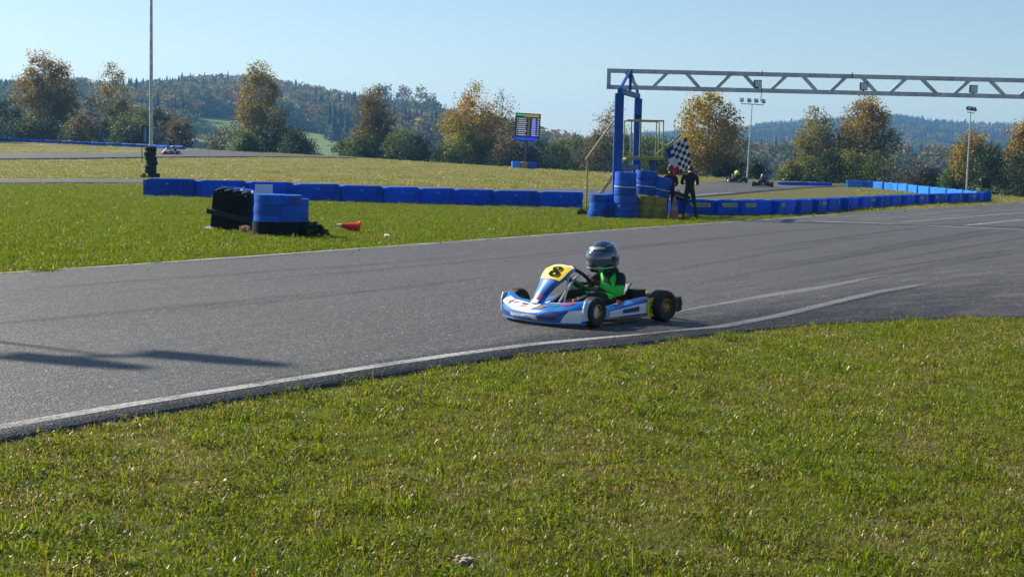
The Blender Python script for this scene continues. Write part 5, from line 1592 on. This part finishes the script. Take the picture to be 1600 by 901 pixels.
def make_kart(loc, heading, label, pal, scale=1.0, near=True):
    """local frame: x forward, y left, z up, origin on the ground under the rear axle"""
    L = .86
    root = empty('racing_kart', loc, heading, label, 'kart', None, scale)
    BODY, BODY2, NUMP, TRIM = pal['body'], pal['body2'], pal['num'], pal['trim']
    # chassis
    b = MB()
    for s in (-1, 1):
        b.tube([(-.12, s * .20, .075), (.1, s * .22, .06), (.45, s * .20, .055), (.70, s * .17, .06), (.86, s * .27, .085), (.86, s * .34, .10)], .015, 8)
        b.tube([(.70, s * .17, .06), (1.00, s * .12, .065)], .014, 8)
    for x, w in ((.02, .21), (.40, .20), (.70, .17), (1.0, .13)): b.tube([(x, -w, .06), (x, w, .06)], .014, 8)
    tag(b.build('chassis_frame', M_STEEL, root, True), kind='stuff')
    b = MB(); b.loft([[Vector((x, y, z)) for x, y in ((.42, -.19), (.42, .19), (.72, .16), (1.02, .12), (1.02, -.12), (.72, -.16))] for z in (.038, .046)]); b.build('floor_tray', M_ALU, root)
    # wheels
    for nm, x, y, r, w, st in (('front', L, .455, .127, .115, R(8)), ('front', L, -.455, .127, .115, R(8)), ('rear', 0, .475, .137, .15, 0), ('rear', 0, -.475, .137, .15, 0)):
        M = Matrix.Translation((x, y, r)) @ Matrix.Rotation(st, 4, 'Z') @ Matrix.Rotation(R(90), 4, 'X')
        s = 1 if y > 0 else -1
        wh = bpy.data.objects.new('wheel', None); COL.objects.link(wh); wh.parent = root; wh.empty_display_size = .1
        b = MB(); b.lathe([(.064, -w * .40), (r * .72, -w * .50), (r * .90, -w * .47), (r * .985, -w * .36), (r, -w * .2), (r, w * .2), (r * .985, w * .36), (r * .90, w * .47), (r * .72, w * .50), (.064, w * .40)], 32, M, closed=True); b.build('tyre', M_KRUBBER, wh, True)
        b = MB(); b.lathe([(.066, -w * .42), (.066, w * .42), (.058, w * .44), (.052, w * .30), (.026, w * .22), (.026, -w * .22), (.052, -w * .30), (.058, -w * .44)], 24, M, closed=True); b.build('rim', pal['rim'], wh, True)
        b = MB(); b.lathe([(.022, -w * .28), (.024, w * .28), (.016, w * .34)], 14, M)
        for q in range(3):
            a = q * 2.094
            b.tube([M @ Vector((.03 * math.cos(a), .03 * math.sin(a), -s * w * .30)), M @ Vector((.03 * math.cos(a), .03 * math.sin(a), -s * w * .36))], .006, 6)
        b.build('hub', M_ALU, wh, True)
    b = MB(); b.tube([(0, -.46, .137), (0, .46, .137)], .016, 10); b.build('rear_axle', M_STEEL, root, True)
    b = MB(); b.lathe([(.03, -.004), (.085, -.004), (.085, .004), (.03, .004)], 22, Matrix.Translation((0, .12, .137)) @ Matrix.Rotation(R(90), 4, 'X'), closed=True); b.build('brake_disc', M_STEEL, root)
    for s in (-1, 1):
        b = MB(); b.tube([(.66, s * .03, .10), (.80, s * .36, .12)], .008, 6); b.build('tie_rod', M_STEEL, root)
    # front bumper: wide moulded nose
    def nose(s, t):
        """s across -1..1, t round the section 0..1 from lower lip over the front to the rear top edge"""
        a = abs(s); y = .50 * s
        xf = L + .345 - .20 * a ** 2.6
        prof = [(-.06, .032), (-.012, .040), (.0, .085), (-.018, .125), (-.060, .160), (-.115, .185), (-.175, .190)]
        u = t * (len(prof) - 1); i = min(int(u), len(prof) - 2); f = u - i
        px = prof[i][0] * (1 - f) + prof[i + 1][0] * f; pz = prof[i][1] * (1 - f) + prof[i + 1][1] * f
        up = 1 + .30 * max(0, a - .55) / .45
        dip = 1 - .10 * math.exp(-(s / .25) ** 2)
        return Vector((xf + px * (1 - .35 * a ** 3), y, .032 + (pz - .032) * up * (1 if t < .35 else dip)))
    def nose_n(s, t):
        e = .01
        du = nose(min(1, s + e), t) - nose(max(-1, s - e), t); dv = nose(s, min(1, t + e)) - nose(s, max(0, t - e))
        n = dv.cross(du); n.normalize()
        if n.x + n.z < 0: n = -n
        return n
    def patch(nm, s0, s1, t0, t1, mat, par, off=.003, ns=12, nt=4, skew=0.0):
        vs = []
        for i in range(ns + 1):
            for j in range(nt + 1):
                t = t0 + (t1 - t0) * j / nt; s = s0 + (s1 - s0) * i / ns + skew * (j / nt - .5)
                s = max(-.995, min(.995, s)); vs.append(nose(s, t) + nose_n(s, t) * off)
        b = MB(); b.add(vs, [(i * (nt + 1) + j, (i + 1) * (nt + 1) + j, (i + 1) * (nt + 1) + j + 1, i * (nt + 1) + j + 1) for i in range(ns) for j in range(nt)])
        return b.build(nm, mat, par, True, sharp=60)
    b = MB(); rings = []
    for i in range(41):
        s = -1 + i / 20; o = [nose(s, t) for t in np.linspace(0, 1, 15)]
        inner = [p - nose_n(s, t) * .012 for p, t in zip(o, np.linspace(0, 1, 15))][::-1]
        rings.append(o + inner)
    b.loft(rings); nb = b.build('front_bumper', BODY, root, True, sharp=50)
    if near:
        patch('white_flash', -.80, .10, .52, .80, M_WHITE, nb, .003, 16, 4, .12)
        patch('white_lip', -.40, .26, .06, .34, M_GREYB, nb, .003, 12, 4, -.08)
        patch('side_white', .70, .985, .06, .50, M_WHITE, nb, .003, 8, 4, .16)
        patch('navy_stripe', -.98, -.42, .05, .34, M_KNAVY, nb, .002, 8, 3, -.10)
        patch('navy_stripe', .28, .66, .16, .52, M_KNAVY, nb, .002, 8, 4, .30)
        patch('dark_script', -.30, .14, .14, .24, M_KNAVY, nb, .005, 8, 2, -.04)
        for s0, s1, t0, t1, m in ((-.74, -.64, .60, .68, M_OR), (-.60, -.54, .56, .76, M_KNAVY), (-.48, -.36, .64, .72, M_PINK), (-.24, -.14, .58, .66, M_OR), (-.24, -.10, .68, .74, M_KNAVY), (.14, .30, .62, .72, M_KYEL), (.18, .27, .64, .70, M_KNAVY), (.40, .54, .72, .78, M_DGREEN), (.60, .78, .72, .80, M_PINK), (.34, .72, .84, .90, M_WHITE), (-.88, -.80, .5, .66, M_WHITE)):
            patch('sponsor_decal', s0, s1, t0, t1, m, nb, .005 + .0015 * (m is M_KNAVY), 4, 2, .09)
    for s in (-1, 1):
        b = MB(); e = nose(s * .985, .5)
        b.loft([[Vector((x, e.y + q * s, z)) for x, z in ((e.x + .02, .06), (e.x + .025, .17), (e.x + .005, .225), (e.x - .10, .215), (e.x - .16, .15), (e.x - .12, .06))] for q in (-.008, .010)])
        b.build('end_plate', M_GREYB if near else BODY2, root, bevel=.004)
    b = MB()
    for z in (.09, .15): b.tube([(L + .05, -.25, z), (L + .24, -.20, z), (L + .24, .20, z), (L + .05, .25, z)], .009, 8)
    tag(b.build('bumper_hoops', M_STEEL, root, True), kind='stuff')
    # front fairing carrying the number
    def fair(t, q, off=0.0):
        """t from foot to top, q across -1..1"""
        xs = np.interp(t, [0, .25, .6, .85, 1], [1.10, 1.04, .925, .838, .765]); zs = np.interp(t, [0, .25, .6, .85, 1], [.165, .248, .364, .446, .476])
        w = np.interp(t, [0, .2, .45, .7, .9, 1], [.062, .072, .095, .148, .164, .138])
        nx, nz = .75, .66
        c = (1 - q * q) * .030 - .01
        return Vector((xs + (c + off) * nx, w * q, zs + (c + off) * nz))
    def fair_patch(nm, t0, t1, q0, q1, off, mat, par, nt=8, nq=8):
        b = MB(); vs = [fair(t0 + (t1 - t0) * i / nt, q0 + (q1 - q0) * j / nq, off) for i in range(nt + 1) for j in range(nq + 1)]
        b.add(vs, [(i * (nq + 1) + j, i * (nq + 1) + j + 1, (i + 1) * (nq + 1) + j + 1, (i + 1) * (nq + 1) + j) for i in range(nt) for j in range(nq)])
        return b.build(nm, mat, par, True, sharp=60)
    b = MB(); rings = []
    for i in range(19):
        t = i / 18; o = [fair(t, q) for q in np.linspace(-1, 1, 13)]
        rings.append(o + [fair(t, q, -.012) for q in np.linspace(1, -1, 13)])
    b.loft(rings); fb = b.build('front_fairing', BODY, root, True, sharp=50)
    np_ = fair_patch('number_panel', .60, .955, -.90, .90, .004, NUMP, fb)
    fair_patch('top_edge', .958, .998, -.96, .96, .004, M_WHITE if near else TRIM, fb, 2, 10)
    if near:
        fair_patch('navy_edge', .22, .60, .62, .97, .003, M_KNAVY, fb, 6, 3)
        fair_patch('pink_decal', .10, .20, -.2, .7, .004, M_PINK, fb, 2, 4)
        fair_patch('white_decal', .0, .09, -.9, .6, .004, M_WHITE, fb, 2, 4)
        b = MB()
        for cz, rh, rw in ((.845, .058, .30), (.722, .066, .36)):
            ps = [(rw * math.copysign(abs(math.cos(a)) ** .6, math.cos(a)), rh * math.copysign(abs(math.sin(a)) ** .7, math.sin(a))) for a in np.linspace(0, 2 * math.pi, 29)[:-1]]
            n = len(ps); vs = [fair(cz + z, x + .16, .014) for x, z in ps] + [fair(cz + z * .52, x * .42 + .16, .014) for x, z in ps]
            b.add(vs, [(i, (i + 1) % n, n + (i + 1) % n, n + i) for i in range(n)])
        b.build('number', M_NUM, np_)
    # steering
    b = MB(); sc = Vector((.61, 0, .375)); ax = Vector((-.62, 0, .78)).normalized()
    e1 = Vector((0, 1, 0)); e2 = ax.cross(e1)
    b.tube([sc + (e1 * math.cos(a) + e2 * math.sin(a)) * .145 for a in np.linspace(0, 2 * math.pi, 33)], .0155, 8, cap=False); sw = b.build('steering_wheel', M_BLACK, root, True)
    for k in range(3):
        a = R(90) + k * 2.094; b = MB(); b.tube([sc - ax * .03, sc + (e1 * math.cos(a) + e2 * math.sin(a)) * .14], .011, 6); b.build('spoke', M_STEEL, sw)
    b = MB(); b.tube([sc - ax * .02, (.86, 0, .10)], .011, 8); b.build('steering_column', M_STEEL, root)
    for s in (-1, 1):
        b = MB(); b.tube([(.97, s * .11, .06), (.98, s * .11, .16), (.965, s * .08, .18)], .008, 6); b.build('pedal', M_STEEL, root)
    # brackets, brake line, throttle cable and reservoir crowding the cockpit
    for s in (-1, 1):
        b = MB(); b.tube([(.80, s * .10, .40), (.86, s * .13, .24), (.93, s * .15, .07)], .008, 6); b.build('fairing_bracket', M_STEEL, root)
        b = MB(); b.tube([(1.0, s * .12, .065), (L + .30, s * .10, .10)], .008, 6); b.build('bumper_bracket', M_STEEL, root)
    b = MB(); b.tube([(.965, .10, .12), (.60, .19, .10), (.20, .20, .11), (.04, .14, .15)], .006, 6); b.build('brake_line', M_RED, root)
    b = MB(); b.tube([(.965, -.10, .12), (.62, -.20, .10), (.30, -.24, .22)], .005, 6); b.build('throttle_cable', M_BLACK, root)
    b = MB(); b.tube([(.62, .185, .10), (.62, .185, .17)], .022, 10); b.build('brake_reservoir', M_WHITE, root, True)
    b = MB(); b.box((.74, .13, .18), (.05, .03, .04)); b.build('timing_transponder', M_OR, root, bevel=.005)
    b = MB(); b.box((.66, .0, .455), (.05, .075, .03), rot=Matrix.Rotation(R(-38), 3, 'Y')); b.build('lap_timer', M_BLACK, root, bevel=.006)
    # side pods
    for s in (1, -1):
        def pod(t, k, off=0.0):
            xs = .66 - .53 * t; lo = .050 + .01 * t; hi = .135 + .075 * t
            sec = [(.30, hi - .01), (.40, hi + .004), (.445, hi - .012), (.468, (lo + hi) / 2 + .02), (.462, lo + .02), (.44, lo), (.32, lo)]
            y, z = sec[k]; return Vector((xs, s * (y + (off if k in (2, 3, 4, 5) else 0)), z + (off if k <= 2 else 0)))
        b = MB(); b.loft([[pod(t, k) for k in range(7)] for t in np.linspace(0, 1, 9)]); pb = b.build('side_pod', BODY2 if near else BODY, root, True, sharp=35)
        def pod_patch(nm, t0, t1, k0, k1, mat, off=.003):
            b = MB(); vs = []; n = 6
            for i in range(n + 1):
                t = t0 + (t1 - t0) * i / n
                for kk in (k0, (k0 + k1) / 2, k1):
                    i0 = int(kk); f = kk - i0; a_ = pod(t, i0, off); vs.append(a_ if f == 0 else a_ * (1 - f) + pod(t, i0 + 1, off) * f)
            b.add(vs, [(i * 3 + j, (i + 1) * 3 + j, (i + 1) * 3 + j + 1, i * 3 + j + 1) for i in range(n) for j in range(2)]); return b.build(nm, mat, pb, True, sharp=60)
        if near:
            pod_patch('blue_top', .0, .98, .3, 1.9, M_KBLUE); pod_patch('blue_edge', .0, .98, 2.0, 2.45, M_KBLUE); pod_patch('navy_script', .30, .70, 2.9, 3.6, M_KNAVY, .004)
            pod_patch('blue_foot', .25, .98, 4.0, 4.7, M_KBLUE)
        pl = MB(); x0, x1, z0, z1, yy = .085, .19, .045, .215, .474
        pl.loft([[Vector((x, s * y, z)) for x, z in ((x0, z0), (x1, z0 + .005), (x1 + .004, z1 - .01), (x0 + .006, z1))] for y in (yy, yy + .008)])
        pp = pl.build('side_number_plate', NUMP, root, bevel=.004)
        if near: digit8(pp, (.138, s * (yy + .009), .13), (1, 0, 0), (0, 0, 1), .055, .10, (0, s, 0), M_NUM)
    # rear bumper
    b = MB()
    b.loft([[Vector((x - .055 * (1 - abs(y) / .5) * 0, y, z)) for x, z in ((-.19, .07), (-.245, .085), (-.255, .15), (-.235, .205), (-.19, .20))] for y in np.linspace(-.50, .50, 9)])
    b.build('rear_bumper', M_BLACK, root, True, sharp=40)
    rp = MB(); rp.box((-.262, 0, .15), (.008, .17, .13)); rpl = rp.build('rear_number_plate', NUMP, root, bevel=.003)
    for s in (-1, 1):
        b = MB(); b.tube([(-.10, s * .19, .075), (-.20, s * .19, .13)], .012, 6); b.build('bumper_stay', M_STEEL, root)
    # seat: thin bucket shell
    b = MB(); rings = []
    for i in range(11):
        t = i / 10; x = np.interp(t, [0, .35, .6, 1], [.42, .22, .10, -.02]); z = np.interp(t, [0, .35, .6, 1], [.10, .065, .11, .285])
        w = np.interp(t, [0, .4, 1], [.13, .165, .12]); up = np.interp(t, [0, .4, .8, 1], [.03, .13, .08, .03])
        o = [Vector((x + (.02 if t > .6 else 0) * abs(q), w * q, z + up * abs(q) ** 2.2)) for q in np.linspace(-1, 1, 11)]
        rings.append(o + [p + Vector((-.008, 0, -.012)) for p in o[::-1]])
    b.loft(rings); b.build('seat', M_BLACK, root, True)
    # engine on the right, with fins, pipe, airbox and chain guard
    b = MB(); b.box((.13, -.29, .15), (.17, .12, .13)); eng = b.build('engine', M_ALU, root, bevel=.012)
    for k in range(6):
        b = MB(); b.box((.10, -.29, .225 + k * .017), (.13, .125, .006)); b.build('cooling_fin', M_ALU, eng)
    b = MB(); b.tube([(.10, -.29, .31), (.10, -.29, .355)], .028, 12); b.build('cylinder_head', M_DARKM, eng, True)
    b = MB(); b.tube([(.10, -.22, .20), (-.02, -.20, .24), (-.12, -.22, .25), (-.22, -.24, .25)], [.018, .026, .042, .042], 12); b.build('exhaust', M_DARKM, root, True)
    b = MB(); b.loft([[Vector((x, y, z)) for y, z in rr_plan(.15, .13, .035)] for x in (.24, .38)], M=Matrix.Translation((0, -.24, .24))); b.build('airbox', M_BLACK, root, True, sharp=50)
    b = MB(); b.box((-.03, -.36, .15), (.16, .02, .15)); b.build('chain_guard', M_BLACK, root, bevel=.02)
    b = MB(); b.loft([[Vector((.02 + x, .20 + y, z)) for x, y in rr_plan(.14, .12, .03)] for z in (.10, .26)]); b.build('battery_box', M_BLACK, root, True, sharp=50)
    b = MB(); b.tube([(.30, .24, .13), (.30, .24, .175)], .022, 12); b.build('fuel_cap', M_RED, root, True)
    b = MB(); b.loft([[Vector((.44 + x, y, z)) for x, y in rr_plan(.20, .18, .05)] for z in (.05, .19)]); b.build('fuel_tank', simple_once('tank_plastic', (.40, .38, .30)), root, True, sharp=50)
    return root

def simple_once(nm, col):
    return MATS[nm] if nm in MATS else simple(nm, col, .5, var=.1)

def make_driver(loc, heading, label, suit, sleeve, helm, accent, scale=1.0, big=1.0, glove=None):
    """seated driver in the kart's own frame, hands on the wheel"""
    root = empty('person', loc, heading, label, 'person', None, scale)
    q = big
    J = dict(pelvis=(.11, 0, .135, (.11, .09)), waist=(.10, 0, .22, (.095, .085)), chest=(.13, 0, .325, (.115, .095)), neckb=(.175, 0, .405, (.065, .06)), neck=(.20, 0, .44, .045), head=(.235, 0, .53, (.07, .075)))
    B = [('pelvis', 'waist'), ('waist', 'chest'), ('chest', 'neckb'), ('neckb', 'neck'), ('neck', 'head')]
    for s, n in ((1, 'l'), (-1, 'r')):
        J[n + 'sh'] = (.15, s * .125, .375, .056); J[n + 'el'] = (.285, s * .225, .235, .048); J[n + 'wrist'] = (.465, s * .155, .318, .030)
        B += [('chest', n + 'sh'), (n + 'sh', n + 'el'), (n + 'el', n + 'wrist')]
        hand_chain(J, B, s, (.465, s * .155, .318), (.75, -s * .12, .45), (.5, -s * .1, -.75), .125, n)
        J[n + 'hip'] = (.16, s * .075, .135, .066); J[n + 'kn'] = (.52, s * .15, .225, .050); J[n + 'an'] = (.86, s * .10, .105, .033); J[n + 'toe'] = (.93, s * .105, .165, .028)
        B += [('pelvis', n + 'hip'), (n + 'hip', n + 'kn'), (n + 'kn', n + 'an'), (n + 'an', n + 'toe')]
    def mo(b, t, c):
        e = b[1]
        if 'palm' in e or (e[1:2] in ('f', 't') and e[-1:].isdigit()): return 2
        if e in ('lwrist', 'rwrist') or (e in ('lel', 'rel') and t > .72): return 1
        if e.endswith('toe'): return 3
        if e in ('lsh', 'rsh') and .35 < t < .8 and c[0] > .14: return 1
        if e in ('lkn', 'rkn') and .2 < t < .6 and c[2] > .19: return 1
        return 0
    skin_body('body', J, B, [suit, sleeve, glove or M_GLOVE, M_SHOE], mo, root, 'pelvis')
    # helmet
    hm = bpy.data.objects.new('helmet', None); COL.objects.link(hm); hm.parent = root; hm.scale = (1.1, 1.1, 1.1); hm.location = (.262, 0, .53); hm.rotation_euler = (0, R(6), R(12)); hm.empty_display_size = .1
    def hp(az, el, off=0.0):
        """az from the front, el from -90..90; full-face outline with chin bar"""
        ca, sa, ce, se = math.cos(az), math.sin(az), math.cos(el), math.sin(el)
        rx = .160 + off; ry = .125 + off; rz = .142 + off
        x = rx * ca * ce; y = ry * sa * ce; z = rz * se
        if ca > 0:
            x += .022 * ca * max(0, -se) * 1.6 * (1 if se > -.9 else .6)     # chin bar juts
        if z < -.105: z = -.105 + (z + .105) * .35
        z += .012 * ca * (1 if se < 0 else 0) * -se
        return Vector((x, y, z))
    def hpatch(nm, a0, a1, e0, e1, off, mat, par, na=18, ne=8, th=0.004, taper=None):
        vs = []
        for i in range(na + 1):
            for j in range(ne + 1):
                u = i / na; a = a0 + (a1 - a0) * u; k = 1 if taper is None else 1 - taper * abs(2 * u - 1) ** 2
                m = (e0 + e1) / 2; e = m + (e0 + (e1 - e0) * j / ne - m) * k; vs.append(hp(R(a), R(e), off))
        b = MB(); b.add(vs, [(i * (ne + 1) + j, (i + 1) * (ne + 1) + j, (i + 1) * (ne + 1) + j + 1, i * (ne + 1) + j + 1) for i in range(na) for j in range(ne)])
        o = b.build(nm, mat, par, True, sharp=70); o.modifiers.new('thick', 'SOLIDIFY').thickness = th; return o
    b = MB(); b.loft([[hp(a, R(e)) for a in np.linspace(0, 2 * math.pi, 37)[:-1]] for e in (-88, -70, -55, -40, -27, -14, 0, 14, 28, 42, 56, 70, 82, 89)]); b.build('helmet_shell', helm, hm, True, sharp=60)
    vz = hpatch('visor', -76, 76, -22, 30, .006, M_VISOR, hm, 24, 10, .003, .35)
    hpatch('visor_frame', -82, 82, -29, -23, .0055, accent[0], hm, 24, 2, .004)
    hpatch('forehead_band', -50, 50, 36, 48, .003, accent[0], hm, 18, 4, .002, .5)
    for s in (-1, 1):
        hpatch('side_stripe', s * 80, s * 160, -20, -6, .003, accent[1], hm, 14, 3, .002, .6)
        hpatch('crown_stripe', s * 60, s * 150, 44, 54, .003, accent[1], hm, 14, 3, .002, .5)
    for k, az in enumerate((-16, 0, 16)):
        hpatch('chin_vent', az - 5, az + 5, -44, -34, .004, M_BLACK, hm, 4, 3, .003)
    b = MB(); p = hp(R(76), R(4), .008); b.lathe([(.0, -.006), (.02, -.006), (.02, .006), (.0, .006)], 14, Matrix.Translation(p) @ Matrix.Rotation(R(90), 4, 'X')); b.build('visor_pivot', M_BLACK, hm)
    # neck roll
    b = MB(); b.tube([(.21 + .085 * math.cos(a), .085 * math.sin(a), .435 + .02 * math.cos(a)) for a in np.linspace(0, 2 * math.pi, 25)], .026, 8, cap=False); b.build('neck_roll', suit, root, True)
    return root

HD = math.atan2(-.695, -.72)
fw = Vector((math.cos(HD), math.sin(HD), 0)); lf = Vector((-math.sin(HD), math.cos(HD), 0))
KS = 1.03
c0 = P(926, 516.5) - (fw * .86 + lf * .455) * KS
c0.z = .032
PAL = dict(body=M_KBLUE, body2=M_WHITE, num=M_KYEL, trim=M_WHITE, rim=M_GOLD)
make_kart(c0, HD, 'blue and white racing kart with yellow number 8 panel rounding the near edge line', PAL, KS)
make_driver(c0, HD, 'young driver in black and bright green suit and dark helmet in the blue kart', M_SUITK, M_SUITG, M_HELM, (M_HELMS, M_HELMB), KS)

def far_kart(px, py, heading, scale, klabel, dlabel, pal, drv):
    g = P(px, py); g.z += .06
    make_kart(g, heading, klabel, pal, scale, False)
    make_driver(g, heading, dlabel, *drv, scale=scale)
far_kart(277, 242.6, R(192), 1.12, 'dark purple kart with white plates on the far track near the lamp pole', 'driver in amber and dark suit with white-banded helmet in the purple kart',
         dict(body=M_KPURP, body2=M_BLACK, num=M_WHITE, trim=M_WHITE, rim=M_DARKM), (M_SUITK, M_SUITO, M_HELM, (M_WHITE, M_WHITE)))
far_kart(1153, 286.3, R(98), 1.3, 'dark kart with white side pods driving away on the infield track', 'driver with fluorescent yellow-green helmet driving away on the infield track',
         dict(body=M_WHITE, body2=M_WHITE, num=M_YEL_TYRE, trim=M_BLACK, rim=M_ALU), (M_SUITK, M_SUITK, M_FLUO, (M_FLUO, M_FLUO)))
far_kart(1191.5, 293, R(80), 1.3, 'all black kart driving away on the infield track, behind the fluorescent helmet', 'driver in dark suit and dark helmet with white spot in the all black kart',
         dict(body=M_BLACK, body2=M_BLACK, num=M_YEL_TYRE, trim=M_BLACK, rim=M_DARKM), (M_SUITB, M_SUITB, M_HELM, (M_WHITE, M_HELMB)))
# ------------------------------------------------------------------ air
def haze_box():
    m = bpy.data.materials.new('haze_air'); m.use_nodes = True
    n, l = m.node_tree.nodes, m.node_tree.links
    n.remove(n['Principled BSDF'])
    v = n.new('ShaderNodeVolumePrincipled')
    v.inputs['Color'].default_value = (.22, .54, 1.0, 1)
    v.inputs['Density'].default_value = HAZE
    v.inputs['Anisotropy'].default_value = .25
    l.new(v.outputs[0], n['Material Output'].inputs['Volume'])
    b = MB(); b.box((0, 0, 8), (5000, 5000, 164))
    o = b.build('haze', m)
    return tag(o, kind='stuff')
HAZE = 2.7e-4
haze_box()
